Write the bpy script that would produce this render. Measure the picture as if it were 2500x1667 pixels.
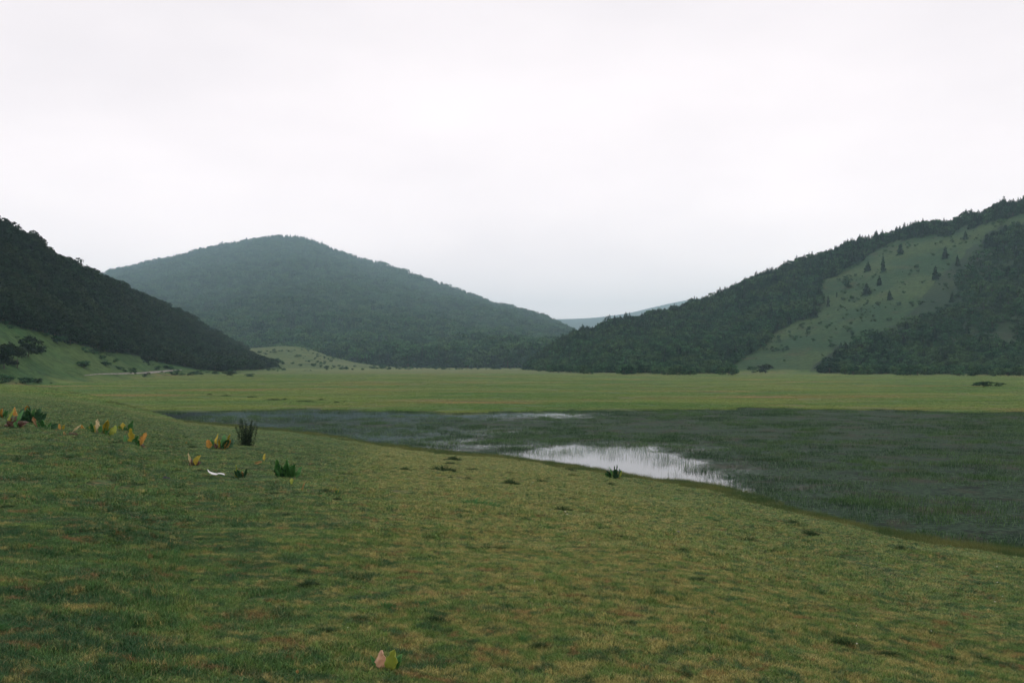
import bpy, math
import numpy as np
from mathutils import Vector
for o in list(bpy.data.objects): bpy.data.objects.remove(o)
S = bpy.context.scene
rng = np.random.default_rng(7)
R = math.radians

# ------------------------------------------------------------------ camera, world, sun, exposure
W0, H0, F = 2500.0, 1667.0, 2431.0
CAMZ = 6.2                      # eye above the lake level (lake is z = 0)
HOR = 885.0
PITCH = math.atan((HOR - H0/2)/F)
cam = bpy.data.cameras.new('camera'); cam.lens = 36.0*F/W0; cam.sensor_width = 36.0
cam.clip_start = 0.1; cam.clip_end = 40000
co = bpy.data.objects.new('camera', cam); S.collection.objects.link(co)
co.location = (0, 0, CAMZ); co.rotation_euler = (math.pi/2 + PITCH, 0, 0)
S.camera = co

SUN_EL, SUN_AZ = R(52), R(15)   # behind a closed cloud deck, in front of the camera
world = bpy.data.worlds.new('World'); S.world = world; world.use_nodes = True
nt = world.node_tree; nt.nodes.clear()
def N(nt, t, **k):
    n = nt.nodes.new(t)
    for a, b in k.items(): setattr(n, a, b)
    return n
sky = N(nt, 'ShaderNodeTexSky', sky_type='NISHITA', sun_disc=False, sun_elevation=SUN_EL, sun_rotation=SUN_AZ)
b1 = N(nt, 'ShaderNodeBackground'); b1.inputs['Strength'].default_value = 0.09
nt.links.new(sky.outputs[0], b1.inputs[0])
tc = N(nt, 'ShaderNodeTexCoord')
mp = N(nt, 'ShaderNodeMapping'); mp.inputs['Scale'].default_value = (1.0, 1.0, 2.6)
nz = N(nt, 'ShaderNodeTexNoise'); nz.inputs['Scale'].default_value = 2.4; nz.inputs['Detail'].default_value = 5; nz.inputs['Roughness'].default_value = .48
cr = N(nt, 'ShaderNodeValToRGB')
cr.color_ramp.elements[0].position = .28; cr.color_ramp.elements[0].color = (.77, .715, .735, 1)
cr.color_ramp.elements[1].position = .66; cr.color_ramp.elements[1].color = (.92, .85, .86, 1)
b2 = N(nt, 'ShaderNodeBackground'); b2.inputs['Strength'].default_value = 1.0
mx = N(nt, 'ShaderNodeMixShader'); mx.inputs[0].default_value = 0.95
out = N(nt, 'ShaderNodeOutputWorld')
nt.links.new(tc.outputs['Generated'], mp.inputs[0]); nt.links.new(mp.outputs[0], nz.inputs['Vector'])
nt.links.new(nz.outputs[0], cr.inputs[0])
sxyz = N(nt, 'ShaderNodeSeparateXYZ'); nt.links.new(tc.outputs['Generated'], sxyz.inputs[0])
mr = N(nt, 'ShaderNodeMapRange', interpolation_type='SMOOTHSTEP'); nt.links.new(sxyz.outputs[2], mr.inputs[0])   # cloud colour boosted towards the horizon to make up for dimming by the haze
mr.inputs[1].default_value = 0; mr.inputs[2].default_value = .40; mr.inputs[3].default_value = 1.48; mr.inputs[4].default_value = 1.0
vm = N(nt, 'ShaderNodeVectorMath', operation='SCALE'); nt.links.new(cr.outputs[0], vm.inputs[0]); nt.links.new(mr.outputs[0], vm.inputs['Scale'])
tint = N(nt, 'ShaderNodeMix', data_type='RGBA', blend_type='MULTIPLY'); tf = N(nt, 'ShaderNodeMapRange'); nt.links.new(sxyz.outputs[2], tf.inputs[0])
tf.inputs[1].default_value = 0; tf.inputs[2].default_value = .35; tf.inputs[3].default_value = 1; tf.inputs[4].default_value = 0
nt.links.new(tf.outputs[0], tint.inputs[0]); nt.links.new(vm.outputs[0], tint.inputs[6]); tint.inputs[7].default_value = (1.0, .95, .925, 1)
nt.links.new(tint.outputs[2], b2.inputs[0])
nt.links.new(b1.outputs[0], mx.inputs[1]); nt.links.new(b2.outputs[0], mx.inputs[2]); nt.links.new(mx.outputs[0], out.inputs[0])

sl = bpy.data.lights.new('sun', 'SUN'); sl.energy = 0.5; sl.angle = R(40); sl.color = (1, .97, .93)
so = bpy.data.objects.new('sun', sl); S.collection.objects.link(so)
dsun = Vector((math.sin(SUN_AZ)*math.cos(SUN_EL), math.cos(SUN_AZ)*math.cos(SUN_EL), math.sin(SUN_EL)))
so.rotation_euler = dsun.to_track_quat('Z', 'Y').to_euler(); so.location = (0, 0, 50)
S.view_settings.view_transform = 'Standard'; S.view_settings.look = 'None'
S.view_settings.gamma = 1; S.view_settings.exposure = 0.28; S.view_settings.use_curve_mapping = False
try:
    S.cycles.volume_bounces = 2
except Exception: pass

HAZE = 1.35e-4                  # haze density per metre

# ------------------------------------------------------------------ maths helpers
cp, sp = math.cos(PITCH), math.sin(PITCH)
def ray(px, py):                # pixel of the 2500 px photo -> direction with unit ground range along +Y
    x = (np.asarray(px, float)-W0/2)/F; v = (H0/2-np.asarray(py, float))/F
    y = cp - v*sp; z = sp + v*cp
    return x/y, z/y             # lateral and height per metre of depth
def pxat(px, py, D):            # point at depth D (metres along +Y) on that pixel's ray
    a, b = ray(px, py); return np.stack([a*D, np.full_like(a, 1.0)*D, CAMZ + b*D], -1)
def project(P):
    x, y, z = P[..., 0], P[..., 1], P[..., 2]-CAMZ
    d = y*cp + z*sp; u = -y*sp + z*cp
    d = np.where(np.abs(d) < 1e-6, 1e-6, d)
    return W0/2 + F*x/d, H0/2 - F*u/d, d
def hsh(ix, iy, s):
    h = (ix*374761393 + iy*668265263 + s*982451653) & 0xffffffff
    h = ((h ^ (h >> 13))*1274126177) & 0xffffffff
    return ((h ^ (h >> 16)) & 0xffff)/65535.0
def vnoise(x, y, s=0):
    x = np.asarray(x, float); y = np.asarray(y, float)
    x0 = np.floor(x).astype(np.int64); y0 = np.floor(y).astype(np.int64)
    fx = x-x0; fy = y-y0; fx = fx*fx*(3-2*fx); fy = fy*fy*(3-2*fy)
    a = hsh(x0, y0, s); b = hsh(x0+1, y0, s); c = hsh(x0, y0+1, s); d = hsh(x0+1, y0+1, s)
    return (a*(1-fx)+b*fx)*(1-fy) + (c*(1-fx)+d*fx)*fy
def fbm(x, y, s=0, o=4):
    t = 0; a = 1; n = 0
    for k in range(o):
        t = t + a*vnoise(x*2**k+17.3*k, y*2**k-9.1*k, s+k); n += a; a *= .5
    return t/n - .5
def sstep(a, b, x):
    t = np.clip((x-a)/(b-a), 0, 1); return t*t*(3-2*t)
def inpoly(px, py, poly):
    px = np.asarray(px, float); py = np.asarray(py, float); r = np.zeros(px.shape, bool); n = len(poly)
    for i in range(n):
        x0, y0 = poly[i]; x1, y1 = poly[(i+1) % n]
        c = ((y0 > py) != (y1 > py)) & (px < (x1-x0)*(py-y0)/((y1-y0) or 1e-9)+x0)
        r ^= c
    return r

# ------------------------------------------------------------------ object helpers
def link(o): S.collection.objects.link(o); return o
def mesh_obj(name, V, Fc, mats, parent=None, smooth=False, mi=None, attrs=None):
    me = bpy.data.meshes.new(name)
    V = np.asarray(V, np.float32); Fc = np.asarray(Fc, np.int32)
    nf, k = Fc.shape
    me.vertices.add(len(V)); me.vertices.foreach_set('co', V.ravel())
    me.loops.add(nf*k); me.loops.foreach_set('vertex_index', Fc.ravel())
    me.polygons.add(nf); me.polygons.foreach_set('loop_start', np.arange(0, nf*k, k, dtype=np.int32))
    if smooth: me.polygons.foreach_set('use_smooth', np.ones(nf, bool))
    for m in (mats if isinstance(mats, (list, tuple)) else [mats]): me.materials.append(m)
    if mi is not None: me.polygons.foreach_set('material_index', np.asarray(mi, np.int32))
    for a, v in (attrs or {}).items():
        at = me.attributes.new(a, 'FLOAT', 'POINT'); at.data.foreach_set('value', np.asarray(v, np.float32))
    me.update(calc_edges=True)
    o = bpy.data.objects.new(name, me); link(o)
    if parent is not None: o.parent = parent
    return o
def tag(o, label, cat, group=None, kind=None):
    if label: o['label'] = label
    if cat: o['category'] = cat
    if group: o['group'] = group
    if kind: o['kind'] = kind
    return o
def empty(name, loc, rz=0, sc=1):
    o = bpy.data.objects.new(name, None); link(o); o.location = loc; o.rotation_euler = (0, 0, rz); o.scale = (sc,)*3
    o.empty_display_size = .2
    return o
def grid_faces(nu, nv):
    i = np.arange(nu-1)[:, None]*nv + np.arange(nv-1)[None]
    i = i.ravel(); return np.stack([i, i+nv, i+nv+1, i+1], -1)

# ------------------------------------------------------------------ materials
def mat(name):
    m = bpy.data.materials.new(name); m.use_nodes = True; m.node_tree.nodes.clear()
    return m, m.node_tree
def mixc(nt, a, b, f, blend='MIX'):
    n = N(nt, 'ShaderNodeMix', data_type='RGBA', blend_type=blend)
    for s, v in ((6, a), (7, b), (0, f)):
        if hasattr(v, 'is_output'): nt.links.new(v, n.inputs[s])
        elif isinstance(v, tuple): n.inputs[s].default_value = (*v, 1)
        else: n.inputs[s].default_value = v
    return n.outputs[2]
def noise(nt, vec, scale, detail=4, rough=.55, dist=0):
    n = N(nt, 'ShaderNodeTexNoise'); n.inputs['Scale'].default_value = scale
    n.inputs['Detail'].default_value = detail; n.inputs['Roughness'].default_value = rough; n.inputs['Distortion'].default_value = dist
    nt.links.new(vec, n.inputs['Vector']); return n.outputs[0]
def ramp(nt, v, a, b, lo=0., hi=1.):
    n = N(nt, 'ShaderNodeMapRange', interpolation_type='SMOOTHSTEP')
    nt.links.new(v, n.inputs[0]); n.inputs[1].default_value = a; n.inputs[2].default_value = b
    n.inputs[3].default_value = lo; n.inputs[4].default_value = hi; return n.outputs[0]
def math_(nt, op, a, b=None):
    n = N(nt, 'ShaderNodeMath', operation=op)
    for i, v in enumerate((a, b)):
        if v is None: continue
        if hasattr(v, 'is_output'): nt.links.new(v, n.inputs[i])
        else: n.inputs[i].default_value = v
    return n.outputs[0]
def finish(nt, col, rough=.8, spec=.2, normal=None, trans=0):
    p = N(nt, 'ShaderNodeBsdfPrincipled')
    if hasattr(col, 'is_output'): nt.links.new(col, p.inputs['Base Color'])
    else: p.inputs['Base Color'].default_value = (*col, 1)
    if hasattr(rough, 'is_output'): nt.links.new(rough, p.inputs['Roughness'])
    else: p.inputs['Roughness'].default_value = rough
    p.inputs['Specular IOR Level'].default_value = spec
    if normal is not None: nt.links.new(normal, p.inputs['Normal'])
    sh = p.outputs[0]
    if trans:
        t = N(nt, 'ShaderNodeBsdfTranslucent')
        if hasattr(col, 'is_output'): nt.links.new(col, t.inputs[0])
        else: t.inputs[0].default_value = (*col, 1)
        m = N(nt, 'ShaderNodeMixShader'); m.inputs[0].default_value = trans
        nt.links.new(sh, m.inputs[1]); nt.links.new(t.outputs[0], m.inputs[2]); sh = m.outputs[0]
    o = N(nt, 'ShaderNodeOutputMaterial'); nt.links.new(sh, o.inputs[0])
    return p

# what grows where on the open ground: one colour field shared by the soil sheet and by the blades
def turf_group():
    g = bpy.data.node_groups.new('turf_colour', 'ShaderNodeTree')
    g.interface.new_socket('Color', in_out='OUTPUT', socket_type='NodeSocketColor')
    geo = N(g, 'ShaderNodeNewGeometry'); sep = N(g, 'ShaderNodeSeparateXYZ'); g.links.new(geo.outputs['Position'], sep.inputs[0])
    cmb = N(g, 'ShaderNodeCombineXYZ'); g.links.new(sep.outputs[0], cmb.inputs[0]); g.links.new(sep.outputs[1], cmb.inputs[1])
    P = cmb.outputs[0]
    st = N(g, 'ShaderNodeMapping'); st.inputs['Scale'].default_value = (.9, 1.1, 1); g.links.new(P, st.inputs[0]); Q = st.outputs[0]
    st2 = N(g, 'ShaderNodeMapping'); st2.inputs['Scale'].default_value = (.35, 1.0, 1); st2.inputs['Rotation'].default_value = (0, 0, .06); g.links.new(P, st2.inputs[0]); Q2 = st2.outputs[0]
    green, dgreen, olive, tan, rust = (.068, .125, .042), (.030, .074, .034), (.108, .155, .044), (.27, .215, .090), (.200, .090, .050)
    c = mixc(g, green, dgreen, ramp(g, noise(g, P, .55, 7, .66, .3), .43, .57))
    dry = math_(g, 'ADD', ramp(g, math_(g, 'ADD', sep.outputs[0], math_(g, 'MULTIPLY', sep.outputs[1], .15)), -2.6, 2.2), math_(g, 'MULTIPLY', ramp(g, sep.outputs[0], 1.5, 7), -.5))
    n1 = math_(g, 'ADD', noise(g, Q, 1.5, 8, .70, .4), math_(g, 'MULTIPLY', dry, .17))
    c = mixc(g, c, olive, ramp(g, n1, .50, .63, 0, .9))
    n2 = math_(g, 'ADD', noise(g, Q, 3.6, 8, .72, .5), math_(g, 'MULTIPLY', dry, .085))
    c = mixc(g, c, tan, ramp(g, n2, .535, .64, 0, .85))
    c = mixc(g, c, rust, ramp(g, noise(g, Q, 2.6, 8, .72, .6), .535, .64, 0, .7))
    c = mixc(g, c, dgreen, ramp(g, noise(g, P, 3.6, 7, .70, .4), .52, .60, 0, .8))
    c = mixc(g, c, (.016, .032, .018), ramp(g, noise(g, Q, 6.5, 6, .66, .5), .58, .72, 0, .75))
    c = mixc(g, c, (.40, .34, .18), ramp(g, noise(g, Q, 14, 5, .7, .5), .60, .74, 0, .7))
    fc = mixc(g, (.075, .142, .034), (.145, .176, .048), ramp(g, noise(g, Q2, .06, 6, .65), .40, .60))
    fc = mixc(g, fc, (.25, .150, .070), ramp(g, noise(g, Q2, .045, 8, .68, .3), .52, .66, 0, .8))
    fc = mixc(g, fc, (.050, .100, .038), ramp(g, noise(g, Q2, .12, 8, .70, .3), .53, .66, 0, .8))
    fc = mixc(g, fc, (.22, .19, .08), ramp(g, noise(g, Q2, .5, 6, .70, .3), .56, .70, 0, .6))
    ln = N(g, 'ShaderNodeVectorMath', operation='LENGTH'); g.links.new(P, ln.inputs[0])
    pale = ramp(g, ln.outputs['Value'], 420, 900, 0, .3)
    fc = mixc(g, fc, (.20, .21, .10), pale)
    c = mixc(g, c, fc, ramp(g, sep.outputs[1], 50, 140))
    at = N(g, 'ShaderNodeAttribute', attribute_name='wet')
    c = mixc(g, c, (.026, .050, .024), at.outputs['Fac'])
    go = N(g, 'NodeGroupOutput'); g.links.new(c, go.inputs[0])
    return g
TURF = turf_group()
def turf_out(nt):
    n = N(nt, 'ShaderNodeGroup'); n.node_tree = TURF; return n.outputs[0]

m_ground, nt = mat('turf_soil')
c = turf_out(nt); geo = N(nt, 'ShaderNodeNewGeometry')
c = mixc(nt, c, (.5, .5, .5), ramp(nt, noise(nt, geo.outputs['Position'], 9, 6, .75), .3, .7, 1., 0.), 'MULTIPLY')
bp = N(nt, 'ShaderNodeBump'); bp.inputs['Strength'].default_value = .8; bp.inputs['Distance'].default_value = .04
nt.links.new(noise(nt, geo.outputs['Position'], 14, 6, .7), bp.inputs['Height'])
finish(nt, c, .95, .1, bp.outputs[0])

m_blade, nt = mat('grass_blade')
c = turf_out(nt); oi = N(nt, 'ShaderNodeObjectInfo'); geo = N(nt, 'ShaderNodeNewGeometry')
c = mixc(nt, c, (2.1, 2.25, 1.9), 1.0, 'MULTIPLY')
tn = N(nt, 'ShaderNodeAttribute', attribute_name='tone')
c = mixc(nt, c, (.28, .34, .28), ramp(nt, tn.outputs['Fac'], .75, .15), 'MULTIPLY')
c = mixc(nt, c, (.40, .32, .15), ramp(nt, tn.outputs['Fac'], .92, .95, 0, .6))
finish(nt, c, .6, .25, None, .25)

def foliage(name, a, b, c3, var=.5):
    m, nt = mat(name); oi = N(nt, 'ShaderNodeObjectInfo'); geo = N(nt, 'ShaderNodeNewGeometry')
    c = mixc(nt, a, b, oi.outputs['Random'])
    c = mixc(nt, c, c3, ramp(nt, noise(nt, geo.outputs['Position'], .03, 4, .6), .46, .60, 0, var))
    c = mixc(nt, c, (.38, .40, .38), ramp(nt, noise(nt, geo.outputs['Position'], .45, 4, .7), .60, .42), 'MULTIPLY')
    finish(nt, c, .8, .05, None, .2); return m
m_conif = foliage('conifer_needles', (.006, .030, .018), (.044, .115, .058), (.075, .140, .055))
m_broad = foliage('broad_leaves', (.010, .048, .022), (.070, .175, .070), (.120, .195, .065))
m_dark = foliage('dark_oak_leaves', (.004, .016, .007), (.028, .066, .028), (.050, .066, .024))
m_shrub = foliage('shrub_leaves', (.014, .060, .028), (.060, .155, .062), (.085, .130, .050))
m_wood, nt = mat('bark')
geo = N(nt, 'ShaderNodeNewGeometry')
finish(nt, mixc(nt, (.05, .04, .03), (.11, .09, .07), noise(nt, geo.outputs['Position'], 6)), .9, .1)

def hill_mat(name, a, b, c3, k=1.):
    m, nt = mat(name); geo = N(nt, 'ShaderNodeNewGeometry'); P = geo.outputs['Position']
    c = mixc(nt, a, b, ramp(nt, noise(nt, P, .018*k, 5, .6), .38, .62))
    c = mixc(nt, c, c3, ramp(nt, noise(nt, P, .05*k, 6, .7), .52, .70, 0, .8))
    c = mixc(nt, c, (.45, .5, .45), ramp(nt, noise(nt, P, .35*k, 5, .75), .60, .40, 0, .8), 'MULTIPLY')
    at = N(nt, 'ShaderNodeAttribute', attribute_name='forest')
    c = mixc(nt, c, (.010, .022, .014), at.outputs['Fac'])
    sz = N(nt, 'ShaderNodeSeparateXYZ'); nt.links.new(P, sz.inputs[0])
    zz = math_(nt, 'ADD', sz.outputs[2], math_(nt, 'MULTIPLY', noise(nt, P, .06, 4, .6), 8))
    c = mixc(nt, turf_out(nt), c, ramp(nt, zz, 2.5, 7))
    bp = N(nt, 'ShaderNodeBump'); bp.inputs['Strength'].default_value = .7; bp.inputs['Distance'].default_value = 1.2
    nt.links.new(noise(nt, P, .5, 5, .7), bp.inputs['Height'])
    finish(nt, c, .95, .1, bp.outputs[0]); return m
m_hl = hill_mat('left_hill_grass', (.036, .095, .026), (.066, .112, .030), (.020, .055, .020))
m_hr = hill_mat('right_hill_grass', (.026, .068, .026), (.058, .098, .034), (.070, .070, .032))
m_hc = hill_mat('forest_floor', (.03, .04, .025), (.04, .05, .03), (.05, .05, .03))
m_fan = hill_mat('pale_meadow', (.085, .125, .045), (.125, .150, .060), (.045, .080, .035))

# ------------------------------------------------------------------ terrain
near_px = [(-700, 912), (-300, 922), (0, 936), (150, 956), (250, 980), (330, 1003), (420, 1030), (600, 1046), (750, 1061), (900, 1088), (1050, 1105), (1200, 1120), (1330, 1136),
           (1480, 1160), (1600, 1180), (1700, 1192), (1800, 1212), (1950, 1252), (2080, 1284), (2250, 1322), (2500, 1350), (3000, 1390)]
nps = np.array(near_px, float)
_a, _b = ray(nps[:, 0], nps[:, 1]); _D = -CAMZ/_b
TH = np.arctan2(_a*_D, _D); RR = np.hypot(_a*_D, _D)
TH = np.concatenate([[-math.pi, -1.6], TH, [1.3, 2.2, math.pi]]); RR = np.concatenate([[120, 220], RR, [50, 70, 120]])
far_px = [(-200, 990), (380, 1003), (560, 1001), (700, 1002), (800, 1007), (930, 1012), (1050, 1012), (1150, 1011), (1300, 1009), (1430, 1006), (1560, 1003), (1700, 1000), (1850, 998), (2000, 1001), (2200, 1004), (2500, 1007), (3000, 1010)]
fps = np.array(far_px, float)
_a, _b = ray(fps[:, 0], fps[:, 1]); _D = -CAMZ/_b
THF = np.arctan2(_a*_D, _D); RF = np.hypot(_a*_D, _D)
def shoreR(th): return np.interp(th, TH, RR)
def terrain(x, y, detail=True):
    x = np.asarray(x, float); y = np.asarray(y, float)
    th = np.arctan2(x, y); r = np.hypot(x, y)+1e-6
    Rn = shoreR(th) + fbm(x*.12+50, y*.12, 3)*4.0 + fbm(x*.8, y*.8, 4)*1.6
    t = r/Rn
    zn = (CAMZ-1.6)*(1-t)
    zn = np.where(zn < -.35, -.35, zn)
    ff = np.interp(th, THF, RF, left=400, right=150) + fbm(x*.05, y*.02, 9)*22 + fbm(x*.25, y*.1, 12)*9
    inl = (th > THF[1]-.02) & (th < 1.25)
    plain = .14 + .05*fbm(x*.03, y*.03, 11) + np.clip(r-150, 0, 1e9)*.0004*np.where(r < 900, 1, 0) + .3*(r >= 900)
    back = np.where(inl, sstep(ff-5, ff+6, r), 1.0)
    back = np.where(r > 0, back, 0)
    past = sstep(.97, 1.06, t)
    w = past*back
    z = zn*(1-w) + plain*w
    z = np.where((th <= THF[1]-.02) & (t < 1.06), np.maximum(z, .1), z)
    if detail:
        nearw = np.clip(1-r/140, 0, 1)*np.clip((1-t)*8, 0, 1)
        z = z + nearw*(fbm(x*.45, y*.45, 21)*.22 + fbm(x*1.6, y*1.6, 25, 3)*.09)
        z = z + (r > 2)*np.clip(1-r/60, 0, 1)*np.clip((1-t)*6, 0, 1)*0.0
    return z
ang = np.concatenate([np.arange(-180, -46, 4.), np.arange(-46, 46, .22), np.arange(46, 181, 4.)])*math.pi/180
rad = [0.0, .8]
while rad[-1] < 9000:
    r_ = rad[-1]; rad.append(r_ + max(.13, r_*(.014 if r_ < 160 else .03)))
rad = np.array(rad)
TT, RD = np.meshgrid(ang, rad, indexing='ij')
X = RD*np.sin(TT); Y = RD*np.cos(TT); Z = terrain(X, Y)
prj = project(np.stack([X, Y, Z], -1))
wet = np.clip(1-(Z-.02)/.10, 0, 1)*.85*(RD < 300)*(TT > THF[1]-.02)
# trampled bare track on the left slope is a separate object; tone is in the material
ground = mesh_obj('ground', np.stack([X, Y, Z], -1).reshape(-1, 3), grid_faces(len(ang), len(rad))[:, ::-1], m_ground, smooth=True, attrs={'wet': wet.ravel()})
tag(ground, None, None, kind='structure')
def ground_hit(px, py):
    """where the ray of a photo pixel meets the near bank or the plain"""
    a, b = ray(px, py); D = np.concatenate([np.arange(2, 60, .04), np.arange(60, 1500, .3)])
    zz = terrain(a*D, D); k = np.argmax(CAMZ + b*D <= zz)
    return Vector((float(a*D[k]), float(D[k]), float(zz[k])))

# ------------------------------------------------------------------ lake
m_water, nt = mat('lake_water')
geo = N(nt, 'ShaderNodeNewGeometry'); P = geo.outputs['Position']
mpn = N(nt, 'ShaderNodeMapping'); mpn.inputs['Scale'].default_value = (.75, 1.0, 1); nt.links.new(P, mpn.inputs[0]); Q = mpn.outputs[0]
wd = N(nt, 'ShaderNodeAttribute', attribute_name='weed')
n_ = math_(nt, 'ADD', math_(nt, 'MULTIPLY', noise(nt, Q, 5.5, 7, .75, .4), .68), math_(nt, 'MULTIPLY', noise(nt, Q, .22, 6, .65, .5), .32))
wf = ramp(nt, math_(nt, 'SUBTRACT', math_(nt, 'ADD', n_, wd.outputs['Fac']), .5), .38, .60)
p = N(nt, 'ShaderNodeBsdfPrincipled'); p.inputs['Base Color'].default_value = (.012, .016, .014, 1); p.inputs['Roughness'].default_value = .06
p.inputs['Specular IOR Level'].default_value = .5; p.inputs['IOR'].default_value = 1.33
bp = N(nt, 'ShaderNodeBump'); bp.inputs['Strength'].default_value = .05; bp.inputs['Distance'].default_value = .02
nt.links.new(noise(nt, Q, 6, 4, .6), bp.inputs['Height']); nt.links.new(bp.outputs[0], p.inputs['Normal'])
wc = mixc(nt, (.009, .022, .015), (.045, .085, .045), ramp(nt, noise(nt, Q, 4.0, 8, .76, .4), .42, .62))
wc = mixc(nt, wc, (.040, .036, .024), ramp(nt, noise(nt, Q, .35, 6, .7, .5), .50, .62, 0, .7))
wc = mixc(nt, wc, (.006, .012, .010), ramp(nt, noise(nt, Q, .6, 6, .7, .5), .54, .62, 0, .8))
p2 = N(nt, 'ShaderNodeBsdfPrincipled'); nt.links.new(wc, p2.inputs['Base Color']); p2.inputs['Roughness'].default_value = .75; p2.inputs['Specular IOR Level'].default_value = .04
bp2 = N(nt, 'ShaderNodeBump'); bp2.inputs['Strength'].default_value = .9; bp2.inputs['Distance'].default_value = .05
nt.links.new(noise(nt, Q, 9, 6, .75), bp2.inputs['Height']); nt.links.new(bp2.outputs[0], p2.inputs['Normal'])
ms = N(nt, 'ShaderNodeMixShader'); nt.links.new(wf, ms.inputs[0]); nt.links.new(p.outputs[0], ms.inputs[1]); nt.links.new(p2.outputs[0], ms.inputs[2])
o_ = N(nt, 'ShaderNodeOutputMaterial'); nt.links.new(ms.outputs[0], o_.inputs[0])

clear_poly = [(1210, 1138), (1260, 1120), (1340, 1107), (1450, 1098), (1570, 1106), (1670, 1135), (1735, 1172), (1800, 1215), (1790, 1225), (1500, 1190), (1300, 1160)]
def polydist(px, py, poly):
    d = np.full(px.shape, 1e9)
    for i in range(len(poly)):
        x0, y0 = poly[i]; x1, y1 = poly[(i+1) % len(poly)]
        dx, dy = x1-x0, (y1-y0)*3
        u = np.clip(((px-x0)*dx + (py-y0)*3*dy)/(dx*dx+dy*dy), 0, 1)
        d = np.minimum(d, np.hypot(px-x0-u*dx, (py-y0)*3-u*dy))
    return np.where(inpoly(px, py, poly), d, -d)
def weed_at(x, y):
    """how much of the water is grown over: thin by the open patch off the bank, thick to the right"""
    px, py, d = project(np.stack([x, y, np.zeros_like(x)], -1))
    cl = sstep(-70, 45, 26*fbm(px/30, py/8, 57)*2 + polydist(px, py, clear_poly))
    right = sstep(1150, 1900, px)
    py = py + 0
    w = .50 + .13*right + .10*fbm(x*.06, y*.12, 33)*2
    w = w + .14*sstep(1095, 1055, py)*sstep(900, 1400, px)
    w = w - .25*np.exp(-((py-1013)/7.)**2)*sstep(2000, 1500, px)
    w = w - .06*np.exp(-((py-1060-.02*(px-900))/26.)**2)*sstep(1350, 1000, px)
    return np.clip(w*(1-cl) - .12*cl, -.2, 1)
xs = np.linspace(-75, 130, 420); ys = np.linspace(12, 175, 420)
XX, YY = np.meshgrid(xs, ys, indexing='ij')
lake = mesh_obj('water', np.stack([XX, YY, np.zeros_like(XX)], -1).reshape(-1, 3), grid_faces(420, 420), m_water, smooth=True, attrs={'weed': weed_at(XX, YY).ravel()})
tag(lake, None, None, kind='structure')

# ------------------------------------------------------------------ hills (lofts between a foot line and a ridge line)
class Hill:
    def __init__(s, name, m, foot, ridge, power, seed, rough, treeh, forest=None, nu=260, nv=90):
        foot = np.array(foot, float); ridge = np.array(ridge, float)
        s.px0, s.px1 = ridge[0, 0], ridge[-1, 0]
        s.foot, s.ridge, s.pow, s.seed, s.rough, s.treeh = foot, ridge, power, seed, rough, treeh
        U, V = np.meshgrid(np.linspace(0, 1, nu), np.concatenate([[-.12], np.linspace(0, 1, nv), [1.05, 1.12, 1.25, 1.5, 1.9]]), indexing='ij')
        P = s.at(U, V); s.P = P; s.U = U; s.V = V
        px, py, d = project(P)
        fo = np.zeros(px.shape) if forest is None else forest(px, py, P)
        s.o = mesh_obj(name, P.reshape(-1, 3), grid_faces(*U.shape), m, smooth=True, attrs={'forest': fo.ravel()})
        tag(s.o, None, None, kind='structure')
    def at(s, U, V):
        px = s.px0 + (s.px1-s.px0)*U
        k = np.linspace(-24, 24, 7)
        def sm(x, a, b): return sum(np.interp(x+q, a, b) for q in k)/len(k)
        fD = sm(px, s.foot[:, 0], s.foot[:, 1])
        rY = sm(px, s.ridge[:, 0], s.ridge[:, 1]); rD = sm(px, s.ridge[:, 0], s.ridge[:, 2])
        a, b = ray(px, rY)
        zr = CAMZ + b*rD - s.treeh
        D = fD + (rD-fD)*V
        X = a*D
        Vc = np.clip(V, 0, 1)
        z = zr*Vc**s.pow + np.where(V > 1, -(V-1)*(np.abs(zr)*1.5+20)*(V-1)*3, 0) + np.where(V < 0, V*25, 0)
        amp = s.rough*np.sin(math.pi*Vc)**.8
        L = s.rough*9+18
        z = z + amp*2*(fbm(X/L, D/L*.5, s.seed, 4)) + (amp*.5 if s.rough > 15 else 0)*fbm(X/70, D/160, s.seed+3, 3) + (1.0)*fbm(X/9, D/9, s.seed+7, 3)*np.clip(Vc*6, 0, 1)*np.clip((1.02-Vc)*10, .2, 1)
        return np.stack([X, D, z], -1)
    def find(s, px, py):
        qx, qy, d = project(s.P); m = (s.V >= 0) & (s.V <= 1)
        e = np.where(m, (qx-px)**2+(qy-py)**2, 1e12); i = np.unravel_index(np.argmin(e), e.shape)
        u, v = s.U[i], s.V[i]; du = .02; dv = .02
        for _ in range(5):
            uu, vv = np.meshgrid(np.linspace(u-du, u+du, 15), np.clip(np.linspace(v-dv, v+dv, 15), 0, 1))
            P = s.at(uu, vv); qx, qy, d = project(P); e = (qx-px)**2+(qy-py)**2; i = np.unravel_index(np.argmin(e), e.shape)
            u, v = uu[i], vv[i]; du *= .3; dv *= .3
        return Vector([float(q) for q in P[i]])

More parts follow.
